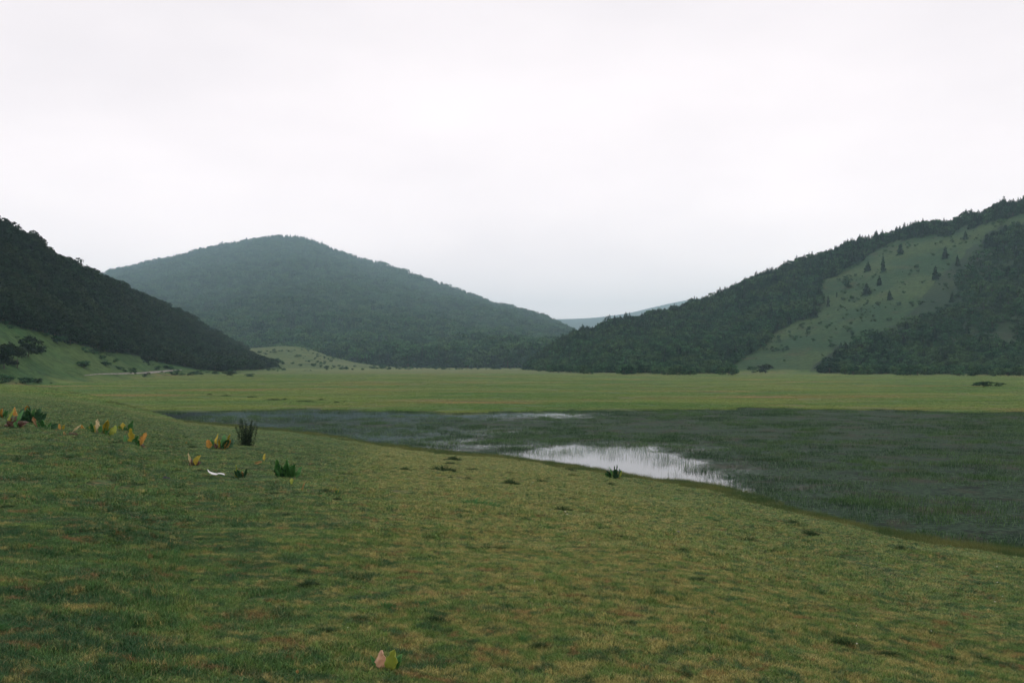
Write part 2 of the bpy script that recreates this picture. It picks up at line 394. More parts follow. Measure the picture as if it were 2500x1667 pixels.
meadow_r = [(1760, 908), (1850, 861), (1907, 806), (1990, 768), (2008, 742), (2003, 700), (2030, 676), (2085, 650), (2150, 612), (2195, 586), (2297, 576), (2392, 553), (2500, 522),
            (2620, 492), (2640, 515), (2500, 548), (2405, 570), (2400, 604), (2350, 650), (2322, 668), (2350, 690), (2320, 720), (2255, 756), (2180, 800), (2121, 826), (2048, 850), (1990, 900), (1990, 925), (1750, 925)]
left_edge = [(-900, 640), (-300, 740), (0, 788), (33, 794), (119, 812), (188, 842), (253, 859), (330, 868), (381, 883), (500, 902), (560, 908), (640, 902), (700, 890), (900, 880)]
le = np.array(left_edge, float)
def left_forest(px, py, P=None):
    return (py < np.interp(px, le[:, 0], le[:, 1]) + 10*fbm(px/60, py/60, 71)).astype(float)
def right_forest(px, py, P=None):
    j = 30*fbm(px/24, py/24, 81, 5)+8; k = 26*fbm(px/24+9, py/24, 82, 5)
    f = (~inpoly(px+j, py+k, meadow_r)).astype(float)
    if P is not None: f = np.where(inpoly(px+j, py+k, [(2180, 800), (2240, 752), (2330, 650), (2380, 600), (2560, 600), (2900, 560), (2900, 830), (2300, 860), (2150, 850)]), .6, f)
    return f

hill_far = Hill('far_hill', m_hc, [(1000, 4200), (2000, 4200)],
    [(1000, 800, 7600), (1250, 778, 7600), (1330, 780, 7600), (1440, 777, 7600), (1530, 766, 7800), (1620, 744, 8000), (1700, 728, 8000), (1780, 724, 8000), (1900, 740, 8000), (2000, 770, 8000)], 1.1, 5, 60, 0, nu=160, nv=40)
hill_c = Hill('middle_hill', m_hc, [(-400, 1200), (500, 1150), (700, 1120), (1000, 1080), (1200, 1050), (1500, 1000)],
    [(-400, 780, 3828), (-100, 735, 3923), (150, 695, 4019), (250, 664, 4019), (351, 641, 4114), (457, 617, 4210), (553, 593, 4305), (659, 575, 4305), (744, 580, 4210), (818, 608, 4114), (903, 636, 4019), (999, 663, 3828), (1105, 702, 3636),
     (1190, 733, 3445), (1275, 755, 3253), (1339, 776, 3062), (1403, 806, 2871), (1500, 860, 2679)], 1.15, 15, 20, 17, lambda a, b, c: np.ones(a.shape), nu=300, nv=90)
hill_fan = Hill('meadow_slope', m_fan, [(450, 700), (650, 720), (800, 760), (1000, 800), (1200, 850), (1320, 900)],
    [(450, 875, 950), (560, 850, 980), (620, 850, 1000), (665, 846, 1000), (700, 844, 1000), (745, 848, 1000), (800, 868, 1000), (860, 884, 1000), (930, 894, 980), (1000, 898, 1000), (1200, 900, 1000), (1320, 902, 1000)], 1.2, 25, 1.6, 0, nu=200, nv=50)
hill_l = Hill('left_hill', m_hl, [(-1000, 150), (-400, 200), (0, 235), (300, 330), (500, 470), (650, 600), (800, 700)],
    [(-1000, 330, 336), (-400, 420, 384), (-100, 505, 408), (0, 541, 416), (40, 556, 426), (65, 568, 433), (100, 597, 447), (150, 627, 463), (208, 654, 489), (244, 672, 528), (298, 692, 587), (342, 712, 641),
     (387, 732, 710), (446, 760, 798), (506, 796, 892), (583, 838, 986), (655, 880, 1048), (720, 900, 1090), (800, 905, 1104)], 1.5, 35, 6.0, 5.0, left_forest, nu=320, nv=110)
hill_r = Hill('right_hill', m_hr, [(1290, 790), (1500, 590), (1700, 575), (2000, 565), (2300, 540), (2500, 520), (2800, 480), (3300, 400)],
    [(1290, 905, 800), (1329, 868, 820), (1371, 830, 840), (1424, 809, 860), (1509, 786, 880), (1594, 771, 900), (1658, 750, 920), (1733, 728, 940), (1807, 697, 950), (1892, 660, 960), (1988, 624, 960), (2104, 588, 950), (2211, 560, 940),
     (2338, 532, 930), (2423, 508, 915), (2500, 485, 900), (2800, 390, 850), (3300, 260, 760)], 1.05, 45, 10, 5.0, right_forest, nu=360, nv=110)

# ------------------------------------------------------------------ plant meshes
def quads(C, A, B):            # centres, half axes -> verts, faces
    V = np.stack([C-A-B, C+A-B*.6, C+A*.4+B, C-A*.8+B*.8], 1).reshape(-1, 3)
    return V, np.arange(len(V)).reshape(-1, 4)
def unit(n, r): v = r.normal(size=(n, 3)); return v/np.linalg.norm(v, axis=1, keepdims=True)
def crown_broad(seed, n=420, lumps=9, w=.46, top=1.0, low=.04):
    """unit-high rounded crown of leaf clumps round several limbs, uneven outline"""
    r = np.random.default_rng(seed)
    L = np.stack([r.uniform(-.27, .27, lumps), r.uniform(-.27, .27, lumps), r.uniform(low+.12, top-.2, lumps)], 1); rs = r.uniform(.15, .25, lumps)
    k = r.integers(0, lumps, n); d = unit(n, r); d[:, 2] = np.abs(d[:, 2])*.9 - .25*(r.random(n) < .35)
    C = L[k] + d*rs[k, None]*r.uniform(.75, 1.08, n)[:, None]
    C[:, 2] = np.clip(C[:, 2], low*.6, top)
    nrm = d + unit(n, r)*.7; nrm /= np.linalg.norm(nrm, axis=1, keepdims=True)
    A = np.cross(nrm, unit(n, r)); A /= np.linalg.norm(A, axis=1, keepdims=True); B = np.cross(nrm, A)
    s = r.uniform(.028, .062, n)[:, None]
    return quads(C, A*s, B*s*.8)
def crown_conifer(seed, tiers=15, per=9, w=.24, low=.08):
    r = np.random.default_rng(seed); C = []; A = []; B = []
    for i in range(tiers):
        t = i/(tiers-1); z = low + (1-low-.02)*t; R0 = w*(1-t)**.75*r.uniform(.65, 1.2)+.012
        m = max(3, int(per*(1-.6*t)))
        for j in range(m):
            a = 2*math.pi*(j+r.random()*.8)/m + i*.7; L = R0*r.uniform(.65, 1.2)
            d = np.array([math.cos(a), math.sin(a), -.42+.5*t]); d /= np.linalg.norm(d)
            side = np.array([-math.sin(a), math.cos(a), r.normal(0, .25)])
            for q in (.35, .78):
                C.append(np.array([0, 0, z]) + d*L*q); A.append(d*L*.30); B.append(side*(.030+.30*R0*(1.1-q)))
            C.append(np.array([0, 0, z-.02]) + d*L*.6); A.append(d*L*.25); B.append(np.array([0, 0, .035+.10*R0]))
    return quads(np.array(C), np.array(A), np.array(B))
def trunk(h, r0, seed=0, limbs=5):
    r = np.random.default_rng(seed); V = []; Fc = []
    def tube(p0, p1, a, b):
        n = 6; o = len(V); d = np.array(p1)-p0; d = d/np.linalg.norm(d); u = np.cross(d, [.3, .9, .1]); u /= np.linalg.norm(u); w = np.cross(d, u)
        for P, q in ((p0, a), (p1, b)):
            for i in range(n):
                t = 2*math.pi*i/n; V.append(np.array(P)+(u*math.cos(t)+w*math.sin(t))*q)
        for i in range(n): Fc.append([o+i, o+(i+1) % n, o+n+(i+1) % n, o+n+i])
    tube(np.array([0, 0, -.05]), np.array([.01, 0, h*.5]), r0, r0*.7); tube(np.array([.01, 0, h*.5]), np.array([0, .01, h]), r0*.7, r0*.2)
    for i in range(limbs):
        a = r.random()*6.28; z = h*r.uniform(.35, .75)
        tube(np.array([0, 0, z]), np.array([math.cos(a)*.17, math.sin(a)*.17, z+.17]), r0*.4, r0*.12)
    return np.array(V), np.array(Fc)
def join2(a, b): return np.concatenate([a[0], b[0]]), np.concatenate([a[1], b[1]+len(a[0])]), np.concatenate([np.zeros(len(a[1]), int), np.ones(len(b[1]), int)])

MESH = {}
def tree_mesh(key, crown, tr, mc):
    V, Fc, mi = join2(crown, tr)
    o = mesh_obj(key, V, Fc, [mc, m_wood], mi=mi); me = o.data; bpy.data.objects.remove(o); MESH[key] = me
    return me
for i in range(4): tree_mesh('conifer%d' % i, crown_conifer(10+i, 15, 9, [.26, .32, .22, .36][i]), trunk(.9, .018, i, 0), m_conif)
for i in range(4): tree_mesh('dark%d' % i, crown_broad(20+i, 420), trunk(.6, .03, i), m_dark)
for i in range(4): tree_mesh('broad%d' % i, crown_broad(30+i, 420), trunk(.6, .03, i), m_broad)
for i in range(3): tree_mesh('shrub%d' % i, crown_broad(40+i, 260, 7, low=.02, top=.8), trunk(.4, .02, i), m_shrub)
for i in range(3): tree_mesh('dshrub%d' % i, crown_broad(45+i, 300, 8, low=.02, top=.8), trunk(.4, .02, i), m_dark)

def scatter(name, label, cat, pts, rot, scl, idx, protos, sclz=None):
    """one object: points with a tree or tuft standing on each"""
    me = bpy.data.meshes.new(name); me.vertices.add(len(pts)); me.vertices.foreach_set('co', np.asarray(pts, np.float32).ravel())
    for a, t, v in (('rot', 'FLOAT', rot), ('scl', 'FLOAT', scl), ('idx', 'INT', idx), ('sclz', 'FLOAT', scl if sclz is None else sclz)):
        at = me.attributes.new(a, t, 'POINT'); at.data.foreach_set('value', np.asarray(v, np.float32 if t == 'FLOAT' else np.int32))
    o = bpy.data.objects.new(name, me); link(o); tag(o, label, cat, kind='stuff')
    g = bpy.data.node_groups.new(name, 'GeometryNodeTree')
    g.interface.new_socket('Geometry', in_out='INPUT', socket_type='NodeSocketGeometry'); g.interface.new_socket('Geometry', in_out='OUTPUT', socket_type='NodeSocketGeometry')
    gi = N(g, 'NodeGroupInput'); go = N(g, 'NodeGroupOutput')
    j = N(g, 'GeometryNodeJoinGeometry')
    for pr in reversed(protos):
        ob = N(g, 'GeometryNodeObjectInfo', transform_space='ORIGINAL'); ob.inputs['Object'].default_value = pr
        gt = N(g, 'GeometryNodeGeometryToInstance'); g.links.new(ob.outputs['Geometry'], gt.inputs[0]); g.links.new(gt.outputs[0], j.inputs[0])
    ip = N(g, 'GeometryNodeInstanceOnPoints'); g.links.new(gi.outputs[0], ip.inputs['Points']); g.links.new(j.outputs[0], ip.inputs['Instance'])
    ip.inputs['Pick Instance'].default_value = True
    def na(nm, t='FLOAT'):
        n = N(g, 'GeometryNodeInputNamedAttribute', data_type=t); n.inputs['Name'].default_value = nm; return n.outputs['Attribute']
    g.links.new(na('idx', 'INT'), ip.inputs['Instance Index'])
    cr_ = N(g, 'ShaderNodeCombineXYZ'); g.links.new(na('rot'), cr_.inputs[2]); g.links.new(cr_.outputs[0], ip.inputs['Rotation'])
    cs = N(g, 'ShaderNodeCombineXYZ'); g.links.new(na('scl'), cs.inputs[0]); g.links.new(na('scl'), cs.inputs[1]); g.links.new(na('sclz'), cs.inputs[2]); g.links.new(cs.outputs[0], ip.inputs['Scale'])
    g.links.new(ip.outputs[0], go.inputs[0])
    md = o.modifiers.new('scatter', 'NODES'); md.node_group = g
    return o

# ------------------------------------------------------------------ trees
def make_tree(key, name, loc, h, wx=1., rz=0., parts=False):
    """single mesh for a far tree; Empty > crown, trunk for those big enough to show it"""
    if not parts:
        o = bpy.data.objects.new(name, MESH[key]); link(o); o.location = loc; o.rotation_euler = (0, 0, rz); o.scale = (h*wx, h*wx, h); return o
    e = empty(name, loc, rz); e.scale = (h*wx, h*wx, h)
    if key+'_crown' not in MESH:
        i = int(key[-1]); k = key[:-1]
        cr_ = {'conifer': lambda: crown_conifer(10+i, 17, 11, [.26, .32, .22, .36][i]), 'dark': lambda: crown_broad(20+i, 620), 'broad': lambda: crown_broad(30+i, 620), 'shrub': lambda: crown_broad(40+i, 520, 8, low=.02, top=.8), 'dshrub': lambda: crown_broad(45+i, 520, 10, low=.0, top=.8)}[k]()
        mm = {'conifer': m_conif, 'dark': m_dark, 'broad': m_broad, 'shrub': m_shrub, 'dshrub': m_dark}[k]
        a = mesh_obj('crown', *cr_, mm); MESH[key+'_crown'] = a.data; bpy.data.objects.remove(a)
        a = mesh_obj('trunk', *trunk(.8 if k == 'conifer' else .55, .022, i, 0 if k == 'conifer' else 5), m_wood); MESH[key+'_trunk'] = a.data; bpy.data.objects.remove(a)
    for part in ('crown', 'trunk'):
        c_ = bpy.data.objects.new(part, MESH[key+'_'+part]); link(c_); c_.parent = e
    return e

iso = [  # px, py foot, height px, width factor, kind, label
 (2156, 664, 46, .75, 'conifer0', 'tallest narrow dark conifer on the grassy slope of the right hill'),
 (2147, 697, 28, 1.1, 'conifer1', 'small conical conifer just below the tallest one on the right hill meadow'),
 (2116, 719, 31, 1.5, 'conifer3', 'broad pyramid-shaped dark conifer in the middle of the right hill meadow'),
 (2070, 703, 28, 1.6, 'broad0', 'wide bushy tree left of the broad conifer, at the meadow edge'),
 (2172, 732, 27, 1.2, 'conifer1', 'squat conifer lowest of the group in the middle of the hill meadow'),
 (2308, 630, 31, 1.1, 'conifer3', 'lone conifer high on the meadow below the ridge wood, right side'),
 (2357, 585, 25, 1.2, 'conifer1', 'small dark conifer highest on the meadow near the ridge wood'),
 (2238, 654, 13, 1.3, 'shrub0', 'tiny dark shrub alone in the middle of the upper hill meadow'),
 (2284, 682, 36, 1.1, 'conifer3', 'bulky dark conifer at the lower right edge of the hill meadow'),
 (2249, 744, 15, 1.6, 'shrub1', 'small dark bush low on the right hill meadow'),
 (2022, 748, 30, .9, 'conifer0', 'narrow conifer at the left corner of the right hill meadow'),
 (2043, 725, 16, 1.0, 'conifer2', 'very small slim conifer right of the meadow corner conifer'),
 (2119, 662, 28, 1.3, 'conifer3', 'broad conifer in front of the wood left of the tallest conifer'),
 (2198, 621, 30, 1.2, 'conifer3', 'dark conifer at the upper left tip of the open hill meadow'),
 (2338, 650, 30, 1.0, 'conifer1', 'conifer standing at the edge of the dark grove right of the meadow'),
 (2207, 716, 9, 1.4, 'shrub2', 'tiny low bush on the grass below the tiny dark shrub'),
]
k3 = 0
for px, py, hp, wf_, key, lab in iso:
    P = hill_r.find(px, py); h = hp*P.y/F
    o = make_tree(key, 'conifer_tree' if key[0] == 'c' else 'bush', (P.x, P.y, P.z-.3), h*.98, wf_*.9, rng.random()*6, True)
    tag(o, lab, 'conifer' if key[0] == 'c' else 'bush')

def sample(hill, n, v0=0, v1=1.0, pxr=None):
    a, b = (hill.px0, hill.px1) if pxr is None else pxr
    u = (rng.uniform(a, b, n)-hill.px0)/(hill.px1-hill.px0); v = rng.uniform(v0, v1, n)
    P = hill.at(u, v); px, py, d = project(P); return P, px, py, v

LFT = [c_ for c_ in ()]
# left hill wood
P, px, py, v = sample(hill_l, 15000, .05, 1.03)
ok = left_forest(px, py) > .5
P, px, py, v = P[ok], px[ok], py[ok], v[ok]
hl = rng.uniform(3.6, 6.6, len(P))*np.where(rng.random(len(P)) < .03, 1.3, 1)*(.8+.6*(fbm(P[:, 0]/30, P[:, 1]/30, 91)+.5))
show = hl/P[:, 1]*((px > -10) & (px < 2510)); show = show*np.where(v > .95, 3, 1)
order = np.argsort(-show)
nind = 130
for j in order[:nind]:
    key = 'dark%d' % (j % 4)
    o = make_tree(key, 'broadleaf_tree', (P[j, 0], P[j, 1], P[j, 2]-.4), hl[j], 1.25, rng.random()*6)
    up = v[j] > .95
    bnd = 0 if px[j] < 120 else 1 if px[j] < 330 else 2
    where_ = ['at the frame edge', 'over the pale path', 'towards its pointed right tip'][bnd]; sk_ = ['its steep top by the frame edge', 'its middle, around the standout tree', 'its lower end against the misty hill'][bnd]
    tag(o, 'dark tree on the left skyline, on '+sk_ if up else 'dark tree low in the left wood, '+where_, 'tree', 'left skyline trees on '+sk_ if up else 'trees low in the left wood, '+where_)
rest = order[nind:]
LP = (P[rest], hl[rest])
# right hill: conifers mixed with broadleaf trees
P, px, py, v = sample(hill_r, 30000, .0, 1.05)
ok = right_forest(px, py) > .5
hp_ = 7*F/P[:, 1]
ok &= ~inpoly(px, py-hp_*.75, meadow_r)
scrub_poly = [(2180, 800), (2240, 752), (2330, 650), (2380, 600), (2560, 600), (2900, 560), (2900, 830), (2300, 860), (2150, 850)]
ok &= ~(inpoly(px, py, scrub_poly) & ((rng.random(len(px)) < .40) | (fbm(P[:, 0]/22, P[:, 1]/26, 111) > .16)))
P, px, py, v = P[ok], px[ok], py[ok], v[ok]
shr = inpoly(px, py, scrub_poly) & (rng.random(len(px)) < .85)   # scrub between meadow and lower wood
low = sstep(.0, .35, v)
con = (rng.random(len(P)) < (.14 + .36*sstep(.45, .9, v))) & ~shr
hr_ = np.where(shr, rng.uniform(2.6, 5.2, len(P)), np.where(con, rng.uniform(7, 12, len(P)), rng.uniform(5, 9, len(P))))
hr_ *= np.where(v < .12, .75, 1)
fb_ = fbm(P[:, 0]/14, P[:, 1]/20, 101)
hr_ *= np.clip(.95+1.3*fb_, .55, 1.6)
typ = np.where(con, rng.integers(0, 4, len(P)), np.where(shr, 8+rng.integers(0, 3, len(P)), 4+rng.integers(0, 4, len(P))))
inv = (px > 0) & (px < 2500)
oc = np.argsort(-(hr_/P[:, 1])*(con & inv)); ob_ = np.argsort(-(hr_/P[:, 1])*((~con) & (~shr) & inv))
chosen = set()
for j in np.concatenate([oc[:110], [q for q in oc if v[q] > .93][:110]]):
    if j in chosen: continue
    chosen.add(j)
    o = make_tree('conifer%d' % (j % 4), 'conifer_tree', (P[j, 0], P[j, 1], P[j, 2]-.4), hr_[j], 1.2, rng.random()*6)
    ridge = v[j] > .9
    bn = ['near its low toe by the gap', 'on its middle rise', 'left above the grass clearing', 'above and right of the clearing'][int(np.searchsorted([1650, 1950, 2250], px[j]))]
    tag(o, 'spired conifer on the right skyline, '+bn if ridge else 'tall conifer in the right wood, '+bn, 'conifer', ('skyline conifers of the right hill, ' if ridge else 'conifers inside the right hill wood, ')+bn)
for j in ob_[:135]:
    chosen.add(j)
    o = make_tree('broad%d' % (j % 4), 'broadleaf_tree', (P[j, 0], P[j, 1], P[j, 2]-.4), hr_[j], 1.25, rng.random()*6)
    bn = ['near its low toe by the gap', 'on its middle rise', 'just left of the grass clearing', 'right of the grass clearing'][int(np.searchsorted([1500, 1700, 2050], px[j]))]
    tag(o, 'round green tree in the right wood, '+bn, 'tree', 'broadleaf trees of the right hill, '+bn)
keep = np.array([j for j in range(len(P)) if j not in chosen])
# the ragged front of the wood on the flat ground
nf = 900; fx = np.where(rng.random(nf) < .5, rng.uniform(1310, 1790, nf), rng.uniform(2060, 2540, nf)); fd = np.interp(fx, hill_r.foot[:, 0], hill_r.foot[:, 1])*(1-rng.random(nf)**2*.16*(.3+1.4*vnoise(fx/30, fx*0, 3)))
fa, _q = ray(fx, 900.); FP = np.stack([fa*fd, fd, terrain(fa*fd, fd)+.2], 1)
RP = (np.concatenate([P[keep], FP]), np.concatenate([hr_[keep], rng.uniform(2, 5.5, nf)]), np.concatenate([typ[keep], 4+rng.integers(0, 4, nf)]))

# named single trees and bushes on the left slope and at the feet of the hills
# (px, py of the foot, height px, width factor, kind, hill or ground, label)
singles = [
 (178, 652, 26, 1.5, 'dark0', 'L', 'large round tree standing out on the skyline of the left hill'),
 (300, 706, 20, 1.5, 'dark1', 'L', 'dark round tree on the descending left skyline in front of the misty hill'),
 (10, 900, 62, 1.2, 'dark2', 'L', 'tall dark tree clump at the left frame edge on the grass slope'),
 (42, 897, 52, 1.1, 'dark3', 'L', 'dark tree reaching lowest onto the grass at the left, beside the edge clump'),
 (70, 870, 48, 1.2, 'dark1', 'L', 'dark bushy tree right of the lowest reaching tree on the left slope'),
 (100, 862, 26, 1.6, 'dshrub0', 'L', 'small dark bush right of the left tree clump on the slope'),
 (140, 838, 26, 1.8, 'shrub0', 'L', 'wide green bush under the left wood edge above the slope'),
 (172, 842, 30, 1.5, 'dshrub2', 'L', 'dark bush where the left wood edge bulges down'),
 (243, 862, 20, 1.6, 'dshrub1', 'L', 'small dark bush on the grass below the left wood, near the path'),
 (360, 884, 26, 1.6, 'dshrub0', 'L', 'dark bush at the notch in the lower edge of the left wood'),
 (575, 908, 34, 1.6, 'dark1', 'L', 'rounded dark tree at the right tip of the left wood'),
 (205, 897, 20, 2.4, 'shrub1', 'L', 'low sprawling green bush above the pale path'),
 (260, 893, 12, 2.8, 'shrub2', 'L', 'flat low bush directly above the pale path'),
 (95, 935, 16, 2.0, 'shrub0', 'L', 'small dark bush low on the left slope near the frame edge'),
 (20, 925, 12, 2.0, 'shrub1', 'L', 'tiny bush at the left frame edge on the slope'),
 (64, 927, 9, 2.0, 'shrub2', 'L', 'tiniest bush between two others low on the left slope'),
 (560, 918, 14, 2.6, 'shrub2', 'G', 'low green shrub on the meadow below the tip of the left wood'),
 (610, 920, 10, 2.6, 'shrub1', 'G', 'flat small shrub on the meadow right of the left wood tip'),
 (1869, 911, 26, 1.9, 'dshrub2', 'G', 'wide dark bush alone at the foot of the right hill meadow'),
 (1838, 911, 16, 1.8, 'broad1', 'G', 'smaller bush touching the left of the wide dark bush at the hill foot'),
 (2402, 945, 20, 2.8, 'shrub0', 'G', 'low dark bush on the flat meadow at the far right'),
 (2440, 944, 13, 2.4, 'shrub1', 'G', 'small bush right of the low dark bush on the flat meadow'),
 (2060, 909, 52, 1.5, 'broad2', 'G', 'rounded dark tree at the left end of the lower right wood'),
 (2095, 909, 66, 1.3, 'dark1', 'G', 'tall dark tree in the lower wood right of the meadow foot'),
 (2025, 911, 36, 1.7, 'broad3', 'G', 'low spreading tree at the tip of the lower right wood'),
]
for px, py, hp, wf_, key, where, lab in singles:
    if where == 'L': P_ = hill_l.find(px, py)
    else: P_ = ground_hit(px, py)
    h = hp*P_.y/F
    o = make_tree(key, 'bush' if hp < 30 else 'broadleaf_tree', (P_.x, P_.y, P_.z-.03*h), h*1.12, wf_*.95, rng.random()*6, True)
    tag(o, lab, 'bush' if hp < 30 else 'tree')

# prototypes for the masses: the real single trees' own meshes
protoD = []; seen = {}
for o in list(S.collection.objects):
    if o.type == 'MESH' and o.parent is None and o.name.split('.')[0] in ('conifer_tree', 'broadleaf_tree'):
        seen.setdefault(o.data.name, o)
def pro(prefix): return [seen[MESH[prefix+str(i)].name] for i in range(4)]
PD, PC, PB = pro('dark'), pro('conifer'), pro('broad')
shr_protos = []
for i, (px, py, lab) in enumerate([(2330, 760, 'leafy green shrub in the scrub right of the hill meadow'), (2400, 730, 'bushy shrub higher in the scrub of the right hill'), (2270, 780, 'green shrub at the left of the right hill scrub')]):
    P_ = hill_r.find(px, py); o = make_tree('shrub%d' % i, 'bush', P_, 4.5, 1.5, 1.0*i); tag(o, lab, 'bush'); shr_protos.append(o)
n = len(LP[0])
scatter('forest', 'dense dark wood covering the steep left hillside', 'forest', LP[0]-[0, 0, .4], rng.random(n)*6.28, LP[1]*1.3, rng.integers(0, 4, n), PD, LP[1])
n = len(RP[0])
scatter('forest', 'mixed green wood covering the right hillside and its ridge', 'forest', RP[0]-[0, 0, .4], rng.random(n)*6.28, RP[1]*1.28, RP[2], PC+PB+shr_protos, RP[1])
# middle hill
P, px, py, v = sample(hill_c, 42000, .0, 1.02, (150, 1480))
hc = rng.uniform(11, 27, len(P))*np.clip(1+1.2*fbm(P[:, 0]/60, P[:, 1]/90, 131), .6, 1.5)
scatter('forest', 'hazy conifer forest covering the whole middle hill', 'forest', P-[0, 0, .5], rng.random(len(P))*6.28, hc*1.35, np.where(rng.random(len(P)) < np.where(v > .9, .9, .5), rng.integers(0, 4, len(P)), rng.integers(4, 8, len(P))), PC+PB, hc)
# scrub on the pale fan and edge of the plain
P, px, py, v = sample(hill_fan, 900, .05, 1.0)
k = (fbm(P[:, 0]/25, P[:, 1]/40, 61) > .04) & (px < 1300); P = P[k]; hs = rng.uniform(1., 3.2, len(P))
scatter('scrub', 'scattered low scrub on the pale green slope below the middle hill', 'scrub', P, rng.random(len(P))*6.28, hs*1.7, rng.integers(0, 3, len(P)), shr_protos, hs)
P, px, py, v = sample(hill_l, 2600, .02, .6)
k = (left_forest(px, py) < .5) & (fbm(P[:, 0]/14, P[:, 1]/20, 62) + .12*(py < np.interp(px, le[:, 0], le[:, 1])+14) > .09); P = P[k]; hs = .4+2.0*rng.random(len(P))**2
scatter('scrub', 'low green scrub dotted over the grassy foot of the left hill', 'scrub', P, rng.random(len(P))*6.28, hs*2.0, rng.integers(0, 3, len(P)), shr_protos, hs)
P, px, py, v = sample(hill_r, 6000, .0, 1.)
k = (right_forest(px, py) < .5) & (fbm(P[:, 0]/16, P[:, 1]/24, 63)+.2*(rng.random(len(P))-.5) > -.02); P = P[k]; hs = .5+3.6*rng.random(len(P))**3
scatter('scrub', 'low scrub dotted over the open meadow of the right hill', 'scrub', P, rng.random(len(P))*6.28, hs*1.3, rng.integers(0, 3, len(P)), shr_protos, hs)

# ------------------------------------------------------------------ grass
def blades(n, size, h0, h1, w, lean, seed, base=.0):
    r = np.random.default_rng(seed); x = r.uniform(-size/2, size/2, n); y = r.uniform(-size/2, size/2, n); h = r.uniform(h0, h1, n)
    a = r.uniform(0, 6.28, n); la = r.uniform(0, 6.28, n); l = r.uniform(.1, lean, n)*h
    b = np.stack([x, y, np.full(n, base-.012)], 1); s = np.stack([np.cos(a), np.sin(a), 0*a], 1)*w/2
    d = np.stack([np.cos(la), np.sin(la), 0*a], 1)
    mid = b + d*(l*.3)[:, None] + np.array([0, 0, 1])*(h*.6)[:, None]; tip = b + d*l[:, None] + np.array([0, 0, 1])*h[:, None]
    V = np.stack([b-s, b+s, mid+s*.7, tip, mid-s*.7], 1).reshape(-1, 3)
    o = np.arange(n)[:, None]*5
    Fc = np.concatenate([np.concatenate([o, o+1, o+2, o+4], 1), np.concatenate([o+4, o+2, o+3, o+3], 1)])
    # triangles only
    T = np.concatenate([np.concatenate([o, o+1, o+2], 1), np.concatenate([o, o+2, o+4], 1), np.concatenate([o+4, o+2, o+3], 1)])
    return V, T
def btone(n, seed): return {'tone': np.repeat(np.random.default_rng(seed+500).random(n), 5)}
gp = []
for i in range(3):
    P_ = ground_hit(600+500*i, 1500)
    o = mesh_obj('grass', *blades(1500, .42, .012, .046, .0045, 1.4, 50+i), m_blade, attrs=btone(1500, i)); o.location = P_; tag(o, 'short matted turf in the foreground', 'grass', kind='stuff'); gp.append(o)
def frustum_pts(n, r0, r1, a0, a1, pw=1.):
    th = rng.uniform(R(a0), R(a1), n); u = rng.random(n); r = (r0**(2*pw) + u*(r1**(2*pw)-r0**(2*pw)))**(1/(2*pw))
    return r*np.sin(th), r*np.cos(th), r, th
x, y, r, th = frustum_pts(9000, 3.2, 17, -36, 36); z = terrain(x, y); k = z > .0
scatter('grass', 'short green and straw coloured turf of the near bank', 'grass', np.stack([x, y, z], 1)[k], rng.random(k.sum())*6.28, rng.uniform(.9, 1.2, k.sum()), rng.integers(0, 3, k.sum()), gp, .55+1.1*np.clip(fbm(x*1.3, y*1.3, 41)+.5, 0, 1)[k]**1.3)
x, y, r, th = frustum_pts(26000, 14, 130, -36, 36, .6); z = terrain(x, y); k = (z > .03) & (y < 115); sc = (1.0+r/26)[k]
scatter('grass', 'turf of the bank further down towards the lake', 'grass', np.stack([x, y, z], 1)[k], rng.random(k.sum())*6.28, sc*1.15, rng.integers(0, 3, k.sum()), gp, np.minimum(sc, 1.35)*(.45+1.1*np.clip(fbm(x*.9, y*.9, 42)+.5, 0, 1)[k]**1.3))
x, y, r, th = frustum_pts(9000, 120, 520, -36, 36, .5); z = terrain(x, y); k = (z > .03)
scatter('grass', 'grass of the flat meadow beyond the lake', 'grass', np.stack([x, y, z], 1)[k], rng.random(k.sum())*6.28, (5+r/40)[k], rng.integers(0, 3, k.sum()), gp, (1.5+3.5*np.clip(fbm(x*.05, y*.08, 43)+.5, 0, 1))[k])

# sedge growing out of the shallow water
m_sedge, nt = mat('sedge_blade')
geo = N(nt, 'ShaderNodeNewGeometry')
c = mixc(nt, (.030, .085, .030), (.090, .175, .045), ramp(nt, noise(nt, geo.outputs['Position'], .12, 4, .6), .40, .62))
c = mixc(nt, c, (.16, .15, .07), ramp(nt, noise(nt, geo.outputs['Position'], 2.2, 3, .6), .58, .72, 0, .6))
tn = N(nt, 'ShaderNodeAttribute', attribute_name='tone'); c = mixc(nt, c, (.35, .50, .42), ramp(nt, tn.outputs['Fac'], .7, .2), 'MULTIPLY'); c = mixc(nt, c, (.18, .28, .14), ramp(nt, tn.outputs['Fac'], .86, .9, 0, .8))
finish(nt, c, .6, .2, None, .2)
sg = []
for i, (px, py) in enumerate([(1650, 1075), (1900, 1120), (2200, 1160)]):
    P_ = ground_hit(px, py); P_.z = 0
    D_ = -CAMZ/ray(px, py)[1]; a_ = ray(px, py)[0]
    o = mesh_obj('sedge', *blades(150, 1.6, .05, .30, .013, .8, 60+i), m_sedge, attrs=btone(150, 60+i)); o.location = (a_*D_, D_, 0); tag(o, 'thin sedge standing in the shallow lake', 'sedge', kind='stuff'); sg.append(o)
x, y, r, th = frustum_pts(20000, 28, 150, -30, 36, .8); z = terrain(x, y, False); w_ = weed_at(x, y)
cl_ = np.clip(.5+2.2*fbm(x*.07, y*.11, 141), .03, 1)
k = (z < .05) & (rng.random(len(x)) < (.75-.12*sstep(1500, 2100, project(np.stack([x, y, 0*x], -1))[0]))*w_*cl_) & (w_ > .3); n = k.sum()
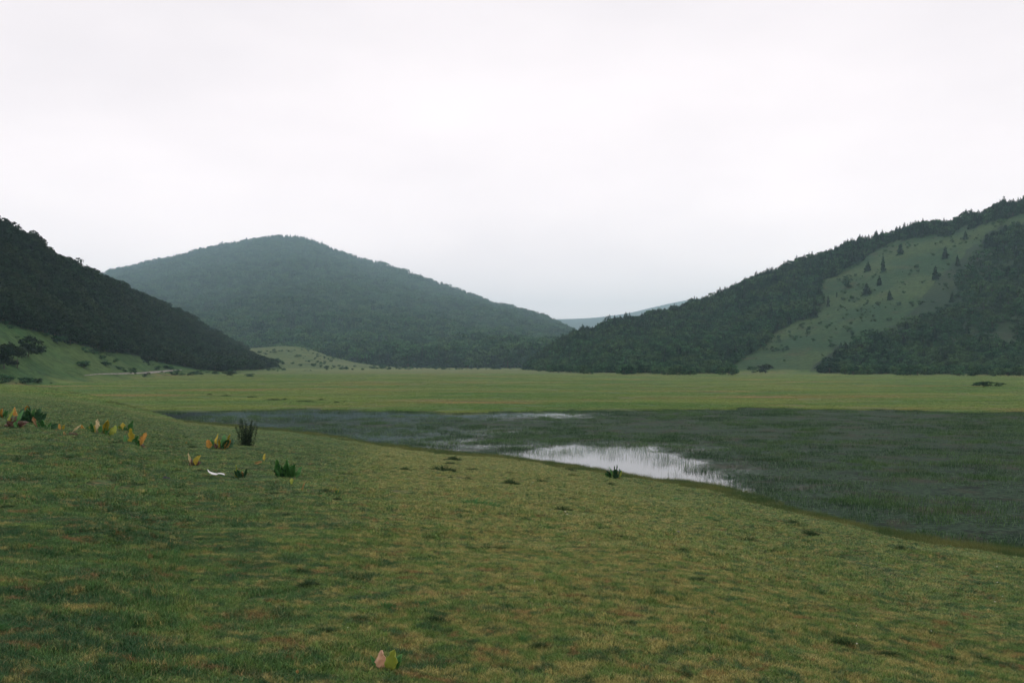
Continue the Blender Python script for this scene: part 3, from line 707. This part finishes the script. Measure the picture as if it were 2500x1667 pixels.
scatter('sedge', 'sparse sedge and water grass standing all over the shallow lake', 'sedge', np.stack([x, y, 0*x], 1)[k], rng.random(n)*6.28, rng.uniform(.8, 1.3, n), rng.integers(0, 3, n), sg, rng.uniform(.35, 1.15, n))
rd = []
for i, (px, py) in enumerate([(1420, 1110), (1560, 1120), (1700, 1150)]):
    D_ = -CAMZ/ray(px, py)[1]; a_ = ray(px, py)[0]
    o = mesh_obj('reeds', *blades(26, 1.6, .10, .42, .008, .35, 160+i), m_sedge, attrs=btone(26, 160+i)); o.location = (a_*D_, D_, 0); tag(o, 'sparse upright reeds standing in the bright open water', 'reeds', kind='stuff'); rd.append(o)
x, y, r, th = frustum_pts(60000, 44, 100, -4, 16, 1.); px, py, d = project(np.stack([x, y, 0*x], -1)); q = polydist(px, py, clear_poly)
k = (terrain(x, y, False) < .03) & (q > -30) & (q < 60) & (rng.random(len(x)) < .012+.05*sstep(40, -25, q)); n = k.sum()
scatter('reeds', 'upright thin reeds round the open bright water', 'reeds', np.stack([x, y, 0*x], 1)[k], rng.random(n)*6.28, rng.uniform(.7, 1.2, n), rng.integers(0, 3, n), rd, rng.uniform(.5, 1.3, n))
# shoreline fringe: taller grass on the near edge
m_fr, nt = mat('shore_grass_blade')
geo = N(nt, 'ShaderNodeNewGeometry')
c = mixc(nt, (.055, .105, .030), (.15, .165, .050), ramp(nt, noise(nt, geo.outputs['Position'], .5, 4, .6), .38, .62))
finish(nt, c, .6, .2, None, .25)
fg = []
for i, px in enumerate((1300, 1560, 1900)):
    py = np.interp(px, nps[:, 0], nps[:, 1])+6; P_ = ground_hit(px, py)
    o = mesh_obj('shore_grass', *blades(130, .9, .08, .30, .008, .6, 70+i), m_fr); o.location = P_; tag(o, 'taller grass fringing the near shore', 'grass', kind='stuff'); fg.append(o)
n = 14000; th = rng.uniform(-.50, .62, n); Rn = shoreR(th); off = rng.normal(-.5, 3.6, n); rr = Rn+off
x = rr*np.sin(th); y = rr*np.cos(th); z = terrain(x, y); k = (z > -.14) & (z < .30) & (rng.random(n) < .6)
scatter('shore_grass', 'fringe of taller yellow green grass along the near shore', 'grass', np.stack([x, y, np.maximum(z, -.02)], 1)[k], rng.random(k.sum())*6.28, rng.uniform(.7, 1.3, k.sum()), rng.integers(0, 3, k.sum()), fg, rng.uniform(.4, 1.15, k.sum()))

# ------------------------------------------------------------------ dark tussocks
m_tus, nt = mat('tussock_blade')
geo = N(nt, 'ShaderNodeNewGeometry')
c = mixc(nt, (.020, .050, .018), (.050, .090, .030), noise(nt, geo.outputs['Position'], 8, 3)); finish(nt, c, .7, .15, None, .15)
m_tusb, nt = mat('bright_tussock_blade')
geo = N(nt, 'ShaderNodeNewGeometry')
c = mixc(nt, (.05, .17, .05), (.09, .21, .06), noise(nt, geo.outputs['Position'], 8, 3)); finish(nt, c, .7, .15, None, .2)
def tus_mesh(seed, m):
    r = np.random.default_rng(seed); n = 420; rr = np.sqrt(r.random(n))*.5; a = r.random(n)*6.28
    V, T = blades(n, .01, .18, .5, .022, .9, seed)
    off = np.stack([rr*np.cos(a), rr*np.sin(a)*.7, 0*a], 1); hh = (1.05-rr*1.5)
    V = V.reshape(n, 5, 3); V[:, :, 2] *= hh[:, None]*.75; V = V+off[:, None]; o = mesh_obj('grass_tussock', V.reshape(-1, 3), T, m); me = o.data; bpy.data.objects.remove(o); return me
tms = [tus_mesh(80+i, m_tus) for i in range(3)]; tmb = tus_mesh(90, m_tusb)
tus = [(1141, 1173, 26, 0, 'small dark tussock near the shore, left of the wide pair'), (1246, 1183, 42, 0, 'wide dark tussock on the bank below the left end of the bright water'), (1319, 1180, 32, 0, 'dark round tussock with a paler top near the bright water'),
 (1389, 1152, 36, 0, 'dark tussock right at the shore left of the leafy plant'), (1357, 1173, 15, 0, 'tiny tussock between two larger ones near the shore'), (1396, 1166, 32, 0, 'flat tussock just below the shore tussock'),
 (1443, 1176, 22, 0, 'small low tussock left of the leafy waterside plant'), (1491, 1187, 30, 0, 'dark tussock just below the leafy waterside plant'), (1372, 1250, 46, 0, 'dark green tussock with two white flowers at its foot'),
 (1158, 1236, 110, 1, 'long bright green patch of lush grass in the middle of the bank'), (1749, 1282, 34, 0, 'dark oval tussock right of centre on the bank'), (1817, 1306, 14, 0, 'tiny tussock above the thin dark one'),
 (1827, 1326, 46, 0, 'thin elongated dark tussock right of centre'), (1937, 1286, 56, 0, 'largest dark tussock on the right part of the bank'), (1973, 1309, 50, 0, 'dark tussock just below and right of the largest one'),
 (2149, 1314, 40, 0, 'rounded tussock at the wet shore on the right'), (2200, 1345, 42, 0, 'faint broad tussock right of the rounded shore one'), (2372, 1410, 36, 0, 'low dark tussock near the right frame edge'),
 (894, 1124, 24, 0, 'small dark tussock by the left part of the shore'), (988, 1150, 30, 0, 'dark tussock left of the long double one'), (1078, 1152, 62, 0, 'long dark tussock below the grey water'), (1140, 1152, 30, 0, 'low tussock tailing off the long dark one'),
 (1107, 1124, 36, 0, 'low tussock at the shoreline above the long dark one'), (2052, 1580, 60, 0, 'wide dark tussock beside a white flower at lower right'), (1975, 1572, 34, 0, 'dark tussock left of the wide lower right one'),
 (512, 964, 14, 0, 'first small dark tussock of the row on the far left meadow'), (552, 967, 22, 0, 'second dark tussock of the row on the left meadow'), (616, 970, 24, 0, 'third dark tussock in the row beyond the lake'), (670, 977, 46, 0, 'wide dark tussock in the row beyond the lake'),
 (695, 976, 14, 0, 'small tussock against the wide one in the row'), (746, 981, 46, 0, 'longest dark tussock of the row beyond the lake'), (785, 977, 18, 0, 'tall tussock near the right end of the row'), (822, 983, 12, 0, 'tiny tussock second from the right end of the row'), (841, 981, 9, 0, 'last tiny tussock at the right end of the row'),
 (1600, 1432, 30, 0, 'dark smudge of grass in the middle of the foreground'), (1050, 1176, 24, 0, 'faint tussock below the long dark one'), (795, 1205, 30, 0, 'brownish tussock right of the withered clump')]
for i, (px, py, wp, br, lab) in enumerate(tus):
    P_ = ground_hit(px, py); wm = wp*P_.y/F
    o = bpy.data.objects.new('grass_tussock', tmb if br else tms[i % 3]); link(o); o.location = P_; o.rotation_euler = (0, 0, .2*(i % 3-1)); hz = (min(wm*.5, .42)+.10)*(.6 if br else 1)
    o.scale = (wm*1.15, min(wm*.9, 1.6), hz*2.1); tag(o, lab, 'tussock')

# small herb clumps and rank tufts that make the turf uneven
firsts = {}
for o in S.collection.objects:
    if o.name.startswith('grass_tussock'): firsts.setdefault(o.data.name, o)
firsts = list(firsts.values())
x, y, r, th = frustum_pts(5200, 4, 110, -36, 36, .55); z = terrain(x, y); k = (z > .08) & (fbm(x*.5, y*.5, 151)+.25*(rng.random(len(x))-.5) > .0); n = k.sum()
tsc = rng.uniform(.10, .42, n)*np.clip(.5+r[k]/45, .4, 1.5)
scatter('herbs', 'small dark and fresh green herb clumps scattered through the turf', 'herbs', np.stack([x, y, z], 1)[k], rng.random(n)*6.28, tsc, rng.integers(0, len(firsts), n), firsts, tsc*.6+.07)

# ------------------------------------------------------------------ broad-leaved plants
def leaf_mat(name, a, b, spot):
    m, nt = mat(name); tc_ = N(nt, 'ShaderNodeTexCoord'); oc_ = tc_.outputs['Object']
    c = mixc(nt, a, b, ramp(nt, noise(nt, oc_, 4, 4, .6), .38, .62))
    c = mixc(nt, c, spot, ramp(nt, noise(nt, oc_, 9, 4, .65), .60, .70, 0, .8))
    finish(nt, c, .5, .35, None, .3); return m
LM = {'y': leaf_mat('yellow_leaf', (.58, .44, .05), (.44, .42, .06), (.30, .16, .03)), 'o': leaf_mat('orange_leaf', (.55, .28, .045), (.58, .38, .08), (.26, .09, .025)),
      'l': leaf_mat('lime_leaf', (.30, .38, .05), (.40, .42, .07), (.16, .22, .04)), 'g': leaf_mat('green_leaf', (.085, .26, .07), (.14, .31, .08), (.06, .15, .045)),
      'd': leaf_mat('dark_green_leaf', (.032, .11, .040), (.055, .145, .050), (.03, .05, .025)), 'b': leaf_mat('brown_leaf', (.085, .040, .022), (.13, .06, .03), (.04, .022, .014)),
      'c': leaf_mat('cream_leaf', (.72, .60, .34), (.66, .58, .30), (.45, .30, .10)), 'p': leaf_mat('pinkish_leaf', (.70, .44, .24), (.66, .42, .34), (.30, .15, .10)), 't': leaf_mat('tan_leaf', (.56, .36, .14), (.50, .34, .14), (.30, .17, .06))}
def leaf_shape(L, W, curl, bend, fold=.25, seed=0, stalk=.22, crumple=.0):
    """one leaf: stalk then an oval blade folded on its midrib, 5 x 11 vertices"""
    r = np.random.default_rng(seed); n = 11; V = []
    for i in range(n):
        t = i/(n-1); sb = max(0, (t-stalk)/(1-stalk))
        w = W/2*(math.sin(math.pi*min(1, sb**.8))**.7*(1 - (.35 if r.random() < .12 else 0)) if sb > 0 else 0)+.012*L
        if i == n-1: w = .006*L
        z = L*t*math.cos(bend*t); y = L*t*math.sin(bend*t)
        for s in (-1, -.5, 0, .5, 1):
            cc = abs(s)**1.5
            V.append([s*w*(1+.13*r.normal())*math.cos(curl*abs(s)) + r.normal(0, crumple)*L, y - fold*w*cc + abs(w*math.sin(curl*s))*-.6 + r.normal(0, crumple+.012)*L, z + .05*w*cc + r.normal(0, crumple*.5)*L])
    V = np.array(V); Fc = []
    for i in range(n-1):
        for j in range(4): a = i*5+j; Fc.append([a, a+1, a+6, a+5])
    return V, np.array(Fc)
def plant(name, px, py, leaves, label, cat='plant', extra=None):
    """leaves: (dx px, height px, width px, colour, side lean deg, dy offset px)"""
    P_ = ground_hit(px, py); k = P_.y/F
    e = empty(name, (P_.x, P_.y, P_.z+(.05 if cat == 'leaf' else .0))); tag(e, label, cat)
    names = {'y': 'yellow leaf', 'o': 'orange leaf', 'l': 'lime green leaf', 'g': 'green leaf', 'd': 'dark green leaf', 'b': 'withered brown leaf', 'c': 'cream dried leaf', 'p': 'pinkish dried leaf', 't': 'tan dried leaf'}
    if len(leaves) > 2:
        rr_ = np.random.default_rng(int(px)+9); hm = max(q[1] for q in leaves); base = [q[3] for q in leaves if q[3] in 'gdb'] or ['g']
        leaves = list(leaves) + [(rr_.uniform(-.35, .35)*hm, hm*rr_.uniform(.35, .85), hm*rr_.uniform(.2, .4), base[i % len(base)], rr_.uniform(-45, 45), 0) for i in range(7)]
    for i, (dx, hp, wp, cl, lean, up) in enumerate(leaves):
        sd = int(px*7+py+i*13); r = np.random.default_rng(sd)
        V, Fc = leaf_shape(hp*k*1.0, wp*k*.92, .8, r.uniform(-.5, .5) if cl not in 'b' else 1.2, .35, sd, .16, .012 if cl in 'lgdy' else .022)
        o = mesh_obj('leaf', V, Fc, LM[cl], e, smooth=True); o.location = (dx*k, r.uniform(-.05, .05), up*k); o.rotation_euler = (r.uniform(-.2, .25), R(lean), r.uniform(-.5, .5))
        if len({q[3] for q in leaves}) > 1: o['label'] = names[cl]
        md = o.modifiers.new('thickness', 'SOLIDIFY'); md.thickness = .003
    return e
plant('leafy_plant', 4, 1022, [(2, 28, 14, 'o', 20, 0), (-8, 24, 16, 'y', -15, 0), (10, 24, 12, 'g', 25, 0)], 'orange and green leaved plant cut by the left frame edge')
plant('leafy_plant', 32, 1045, [(-6, 46, 18, 'b', -12, 0), (4, 50, 18, 'b', 8, 0), (10, 36, 14, 'b', 30, 0), (-14, 30, 14, 'b', -30, 0), (-10, 42, 12, 'l', -8, 6), (8, 40, 12, 'g', 20, 8)], 'withered brown plant with a few green leaves at far left')
plant('leafy_plant', 66, 1035, [(-6, 42, 22, 'd', -18, 0), (4, 46, 24, 'd', 2, 0), (14, 42, 22, 'd', 22, 0), (24, 34, 18, 'd', 40, 0), (-14, 40, 14, 'o', -35, 8), (-8, 18, 14, 'o', 60, 34), (12, 50, 10, 'g', 5, 0), (0, 30, 24, 'd', -40, 0)], 'dark green leafy plant with a drooping orange leaf on top')
plant('leafy_plant', 104, 1050, [(-6, 30, 16, 'g', -20, 0), (6, 32, 18, 'g', 15, 0), (-12, 30, 12, 'p', -15, 6), (18, 22, 20, 'd', 45, 0), (0, 18, 24, 'd', -50, 0)], 'low green plant with one pinkish leaf, left side')
plant('leafy_plant', 149, 1052, [(0, 20, 10, 'o', -20, 0), (3, 16, 8, 'y', 15, 0)], 'single small orange leaf pair left of the withered upright leaf')
plant('leafy_plant', 165, 1070, [(0, 34, 12, 'b', 8, 0), (-3, 18, 8, 't', -15, 0), (10, 26, 5, 'c', 45, 14), (4, 24, 9, 'b', 25, 0)], 'withered upright brown leaf with a pale tip')
plant('leafy_plant', 212, 1054, [(-4, 20, 14, 'o', -25, 0), (6, 18, 14, 'l', 20, 0), (10, 14, 12, 'g', 40, 0)], 'small orange and lime leaves left of the tall yellow cluster')
plant('leafy_plant', 243, 1064, [(-3, 42, 14, 'c', -4, 0), (8, 44, 19, 'y', 14, 2), (24, 30, 24, 'l', 32, 0), (-8, 30, 14, 'y', -12, 0), (16, 24, 14, 'g', 30, 0), (-4, 16, 12, 'b', 0, 0), (-10, 36, 12, 'g', -14, 0), (20, 14, 12, 'g', 60, 0)], 'tallest bright yellow leaf cluster with a cream leaf')
plant('leafy_plant', 308, 1058, [(-4, 28, 18, 'y', -8, 0), (4, 34, 16, 'g', 20, 2), (-10, 24, 14, 'l', -25, 0), (-16, 20, 10, 'g', -25, 0)], 'yellow leaf under an upright green leaf, between the two big clusters')
plant('leafy_plant', 330, 1094, [(-6, 50, 22, 'y', -8, 0), (6, 46, 21, 'o', 26, 0), (-16, 34, 15, 'g', -18, 0), (0, 18, 18, 'b', -40, 0), (8, 20, 16, 'b', 40, 0), (14, 16, 14, 'b', 60, 0), (-10, 14, 14, 'b', -65, 0), (12, 8, 6, 'o', 40, 0)], 'V-shaped pair of large yellow and orange leaves over a brown base')
plant('leafy_plant', 455, 1086, [(0, 9, 8, 'o', 10, 0)], 'lone tiny orange leaf in the grass')
plant('leafy_plant', 532, 1098, [(-4, 44, 8, 'y', -8, 0), (2, 32, 10, 'y', 10, 0), (-20, 26, 21, 'o', -10, 0), (14, 30, 14, 'o', 35, 0), (10, 40, 22, 'g', 12, 0), (22, 36, 20, 'd', 34, 0), (-2, 22, 10, 'b', -5, 0), (4, 12, 14, 'b', 20, 0), (16, 42, 10, 'y', 18, 0)], 'orange and yellow leaved plant left of the dark twiggy shrub')
plant('leafy_plant', 471, 1139, [(6, 30, 22, 'y', 14, 0), (-4, 30, 12, 'b', -8, 0), (-5, 32, 7, 'c', -10, 3), (3, 31, 10, 'b', 6, 2)], 'cup-shaped yellow leaf with a brown back and cream tip')
plant('leafy_plant', 584, 1168, [(-4, 22, 9, 'l', -6, 0), (4, 28, 9, 't', 34, 0), (0, 20, 18, 'd', 8, 0), (-4, 34, 4, 'l', -4, 0)], 'small plant with a lime leaf and a slanting tan leaf near the white rag')
plant('leafy_plant', 645, 1130, [(0, 26, 9, 'y', -6, 0), (5, 8, 6, 'b', 40, 0)], 'narrow upright yellow leaf left of the green plant')
plant('fallen_leaf', 620, 1138, [(0, 22, 9, 't', 72, 2)], 'tan leaf lying flat in the grass beside the narrow yellow leaf', 'leaf')
plant('leafy_plant', 695, 1170, [(-8, 56, 22, 'g', -7, 0), (8, 50, 32, 'g', 12, 0), (-12, 38, 20, 'd', -16, 0), (18, 44, 24, 'g', 20, 0), (27, 36, 14, 'g', 24, 0), (0, 40, 22, 'd', 2, 0), (-2, 14, 12, 'b', 0, 0), (14, 34, 24, 'g', 8, 0), (3, 52, 18, 'g', 2, 0)], 'big green plant with broad upright leaves in the left middle')
plant('leafy_plant', 710, 1186, [(0, 20, 14, 'l', 4, 0), (1, 5, 8, 'b', 10, 0)], 'single lime green leaf in front of the big green plant')
plant('withered_plant', 752, 1204, [(-14, 24, 5, 't', 18, 4), (-8, 14, 10, 'b', -40, 0), (2, 18, 10, 'b', -10, 0), (10, 16, 12, 'b', 30, 0), (20, 12, 10, 'b', 55, 0), (-18, 10, 8, 'b', -60, 0), (14, 14, 8, 'b', 10, 0)], 'low clump of reddish brown withered leaves')
plant('leafy_plant', 822, 1208, [(0, 18, 3, 'y', -6, 0), (2, 14, 4, 'l', 12, 0), (-2, 10, 4, 'y', -25, 0)], 'thin yellowish sprig on the bank')
plant('leafy_plant', 945, 1642, [(14, 56, 46, 'l', 4, 3), (20, 44, 26, 'g', 16, 3), (-6, 50, 36, 'p', -12, 5)], 'green leaf and dried pinkish leaf in the near foreground')
plant('fallen_leaf', 727, 1664, [(0, 12, 8, 't', 12, 0)], 'tan scrap of leaf at the bottom frame edge', 'leaf')
plant('leafy_plant', 1500, 1168, [(-2, 34, 5, 'd', -3, 0), (3, 34, 6, 'd', 4, 0), (-6, 30, 6, 'g', -14, 0), (0, 24, 10, 'd', 0, 0), (12, 22, 6, 'l', 14, 0), (5, 26, 6, 'd', 14, 0), (-1, 14, 16, 'd', 30, 0)], 'upright leafy plant at the edge of the bright water')

# dark twiggy shrub
P_ = ground_hit(602, 1092); k = P_.y/F
e = tag(empty('twiggy_shrub', P_), 'dark twiggy shrub with thin upright stems by the orange plant', 'shrub')
r = np.random.default_rng(5)
m_twig, nt = mat('dark_twig'); finish(nt, (.020, .030, .016), .8, .1)
m_twl, nt = mat('twig_leaves'); finish(nt, (.024, .046, .022), .7, .15, None, .15)
for i in range(22):
    a = r.normal(0, .24); L = r.uniform(30, 72)*k; b0 = r.normal(0, 8)*k; dirv = np.array([math.sin(a), r.normal(0, .15), math.cos(a)])
    st = [np.array([b0, r.normal(0, .04), -.02]) + dirv*L*t + np.array([.03*math.sin(t*5+i), 0, 0])*t for t in np.linspace(0, 1, 6)]
    V = []; T = []
    for q, s_ in enumerate(st):
        w = .009*(1-q/6.5)
        for j in range(4): V.append(s_+np.array([math.cos(j*math.pi/2)*w, math.sin(j*math.pi/2)*w, 0]))
    for q in range(5):
        for j in range(4): T.append([q*4+j, q*4+(j+1) % 4, q*4+4+(j+1) % 4, q*4+4+j])
    s1 = mesh_obj('stem', V, T, m_twig, e)
    n = 240; t = r.uniform(.0, 1, n); C = np.array([np.array([b0, 0, 0])+dirv*L*q for q in t]) + r.normal(0, .055, (n, 3))*(1.1-t[:, None]*.7); A = unit(n, r)*.024; B = unit(n, r)*.012
    V, T = quads(C, A, B); mesh_obj('foliage', V, T, m_twl, s1)

# white rag and other litter
m_rag, nt = mat('white_cloth'); geo = N(nt, 'ShaderNodeNewGeometry')
finish(nt, mixc(nt, (.80, .80, .78), (.66, .66, .64), noise(nt, geo.outputs['Position'], 20)), .8, .2)
P_ = ground_hit(530, 1168); k = P_.y/F
line = [(-23, 12), (-20, 8), (-16, 5), (-10, 2.5), (-4, 1.5), (0, 1.2), (4, 3), (8, 3.2), (12, 2.2), (16, 1.5), (19, -.5)]
V = []; T = []; r = np.random.default_rng(3)
for i, (dx, dz) in enumerate(line):
    w = [1.0, 1.6, 2.2, 2.6, 2.6, 2.4, 1.6, 1.6, 1.9, 2.0, 1.2][i]
    for j in range(5): V.append([dx*k+r.normal(0, .5)*k, (j-2)*w*k*1.3, (dz+2.2)*k+math.cos((j-2)*1.3)*w*k*.75+r.normal(0, .3)*k])
for i in range(len(line)-1):
    for j in range(4): a = i*5+j; T.append([a, a+5, a+6, a+1])
o = mesh_obj('rag', V, T, m_rag, smooth=True); o.location = P_+Vector((0, 0, .07)); tag(o, 'crumpled white strip of cloth lying on the grass', 'rag'); md = o.modifiers.new('t', 'SOLIDIFY'); md.thickness = .006
def stone(px, py, w, m, name, label, cat):
    P_ = ground_hit(px, py); k = P_.y/F; r = np.random.default_rng(int(px)); nu, nv = 10, 7; V = []
    for i in range(nu):
        for j in range(nv):
            a = 2*math.pi*i/nu; b = math.pi*j/(nv-1); q = 1+r.normal(0, .10)
            V.append([w/2*k*math.cos(a)*math.sin(b)*q, w/2*.7*k*math.sin(a)*math.sin(b)*q, w*.28*k*(math.cos(b)*q+.8)])
    T = [[i*nv+j, ((i+1) % nu)*nv+j, ((i+1) % nu)*nv+j+1, i*nv+j+1] for i in range(nu) for j in range(nv-1)]
    o = mesh_obj(name, V, T, m, smooth=True); o.location = P_ + Vector((0, 0, .01)); tag(o, label, cat)
m_grey, nt = mat('grey_stone'); geo = N(nt, 'ShaderNodeNewGeometry'); finish(nt, mixc(nt, (.10, .10, .11), (.20, .19, .20), noise(nt, geo.outputs['Position'], 30)), .85, .2)
m_pink, nt = mat('pink_scrap'); geo = N(nt, 'ShaderNodeNewGeometry'); finish(nt, mixc(nt, (.45, .25, .28), (.45, .45, .50), ramp(nt, noise(nt, geo.outputs['Position'], 40), .4, .6)), .7, .2)
m_peb, nt = mat('dark_stone'); finish(nt, (.035, .035, .045), .8, .2)
stone(320, 1524, 14, m_pink, 'scrap', 'small pink and pale grey scrap lying in the left foreground turf', 'litter')
stone(404, 1177, 24, m_peb, 'stone', 'dark stone sunk in the grass left of the white rag', 'stone')
stone(1656, 1302, 11, m_grey, 'stone', 'small grey stone on the bank right of centre', 'stone')
stone(100, 1000-8, 3, m_grey, 'stone', 'tiny grey stone behind the dark leafy plant', 'stone')

# small white flowers
m_pet, nt = mat('white_petal'); finish(nt, (.80, .80, .74), .6, .2, None, .2)
m_cen, nt = mat('yellow_flower_centre'); finish(nt, (.55, .42, .08), .7, .2)
m_stem, nt = mat('flower_stem'); finish(nt, (.06, .10, .03), .7, .2)
def petal_mesh():
    V = [[0, 0, 0], [.5, .22, .1], [1, 0, .18], [.5, -.22, .1]]; o = mesh_obj('petal', V, [[0, 1, 2, 3]], m_pet); me = o.data; bpy.data.objects.remove(o); return me
def cyl_mesh(name, r0, h, m):
    V = []; T = []
    for z, w in ((0, r0), (h, r0*.8)):
        for j in range(6): V.append([math.cos(j*math.pi/3)*w, math.sin(j*math.pi/3)*w, z])
    for j in range(6): T.append([j, (j+1) % 6, 6+(j+1) % 6, 6+j])
    T += [[6, 7, 8, 9], [6, 9, 10, 11]]
    o = mesh_obj(name, V, T, m); me = o.data; bpy.data.objects.remove(o); return me
pm = petal_mesh(); cm = cyl_mesh('flower_centre', .35, .2, m_cen); stm = cyl_mesh('stem', .05, 1, m_stem)
fl = [(1380, 1254, 4.5, 'upper of two white flowers by the dark green tussock'), (1385, 1260, 4.5, 'lower of two white flowers by the dark green tussock'), (1418, 1193, 3, 'tiny white flower on the bank below the leafy waterside plant'),
 (1305, 1428, 3.5, 'white flower alone in the middle of the foreground turf'), (1301, 1181, 3, 'tiny pale flower left of the bank tussock with a paler top'), (1532, 1404, 3, 'small white flower up the slope right of centre'),
 (2092, 1581, 5, 'white flower beside the wide dark tussock at lower right'), (2429, 1476, 5, 'lowest white flower near the right frame edge'), (2435, 1427, 4.5, 'middle white flower near the right frame edge'), (2434, 1388, 4.5, 'topmost white flower near the right frame edge'),
 (2091, 1537, 4, 'cream flower above the wide dark tussock'), (2053, 1533, 3.5, 'small cream flower left of the other above the tussock'), (2274, 1549, 3.5, 'yellowish flower alone at lower right'), (2128, 1328, 3.5, 'tiny white flower below the rounded shore tussock'),
 (849, 1545, 3.5, 'white flower up and left of the green and pinkish leaves'), (1450, 1222, 2.5, 'tiny flower near the shore right of the tussocks'), (2447, 1462, 3, 'faint flower just right of the lowest edge flower')]
for px, py, wp, lab in fl:
    P_ = ground_hit(px, py+6); k = P_.y/F; e = tag(empty('white_flower', P_, px), lab, 'flower'); h = 7*k+.03; s_ = wp*k*.62
    st_ = bpy.data.objects.new('stem', stm); link(st_); st_.parent = e; st_.scale = (.05, .05, h)
    c_ = bpy.data.objects.new('flower_centre', cm); link(c_); c_.parent = e; c_.location = (0, 0, h); c_.scale = (s_,)*3
    for q in range(7):
        p_ = bpy.data.objects.new('petal', pm); link(p_); p_.parent = e; p_.location = (0, 0, h+.002); p_.rotation_euler = (0, -.5, q*2*math.pi/7); p_.scale = (s_,)*3

# pale muddy track on the left slope
m_path, nt = mat('pale_mud'); geo = N(nt, 'ShaderNodeNewGeometry'); at = N(nt, 'ShaderNodeAttribute', attribute_name='edge')
c = mixc(nt, (.09, .075, .06), (.25, .215, .20), ramp(nt, noise(nt, geo.outputs['Position'], .6, 5, .7), .42, .60))
finish(nt, c, .7, .3)
def track(name, pts):
    V = []; T = []; r = np.random.default_rng(8)
    pts = np.array(pts, float); xx = np.linspace(pts[0, 0], pts[-1, 0], 60); yy = np.interp(xx, pts[:, 0], pts[:, 1]); ww = np.interp(xx, pts[:, 0], pts[:, 2])
    for i in range(60):
        f = 1+.6*fbm(np.array([i*.3]), np.array([1.]), 5)[0]
        for s_ in (-.5, -.25, 0, .25, .5):
            P_ = hill_l.find(xx[i], yy[i]+s_*ww[i]*f); G = terrain(P_.x, P_.y)
            V.append([P_.x, P_.y, max(P_.z, float(G))+.12-.3*(abs(s_) == .5)])
    for i in range(59):
        for j in range(4): a = i*5+j; T.append([a, a+1, a+6, a+5])
    o = mesh_obj(name, V, T, m_path, smooth=True, attrs={'edge': np.zeros(len(V))}); tag(o, None, None, kind='structure'); return o
track('path', [(205, 917, .8), (240, 913, 2.2), (300, 912, 3.2), (335, 911, 3.4), (370, 909, 6), (400, 906, 5), (430, 904, 3), (445, 903, .8)])

# ------------------------------------------------------------------ air
m_haze, nt = mat('haze_air'); pv = N(nt, 'ShaderNodeVolumePrincipled'); pv.inputs['Color'].default_value = (.62, .88, 1.0, 1); pv.inputs['Density'].default_value = HAZE; pv.inputs['Anisotropy'].default_value = .1
o_ = N(nt, 'ShaderNodeOutputMaterial'); nt.links.new(pv.outputs[0], o_.inputs['Volume'])
def box(x0, x1, y0, y1, z0, z1):
    V = [(x, y, z) for x in (x0, x1) for y in (y0, y1) for z in (z0, z1)]
    return V, [[0, 1, 3, 2], [4, 6, 7, 5], [0, 4, 5, 1], [2, 3, 7, 6], [0, 2, 6, 4], [1, 5, 7, 3]]
zs = [max(v.co.z for v in h.o.data.vertices) for h in (hill_far, hill_c, hill_l, hill_r)]
allv = [h.P.reshape(-1, 3).min(0)[2] for h in (hill_far, hill_c, hill_l, hill_r, hill_fan)]
print('ridge heights', zs, 'lowest', min(allv))
V, T = box(-9300, 9300, -9300, 9300, min(allv)-2, max(zs)+25)
haze = mesh_obj('haze', V, T, m_haze); tag(haze, 'thin pale haze filling the valley', 'haze', kind='stuff')
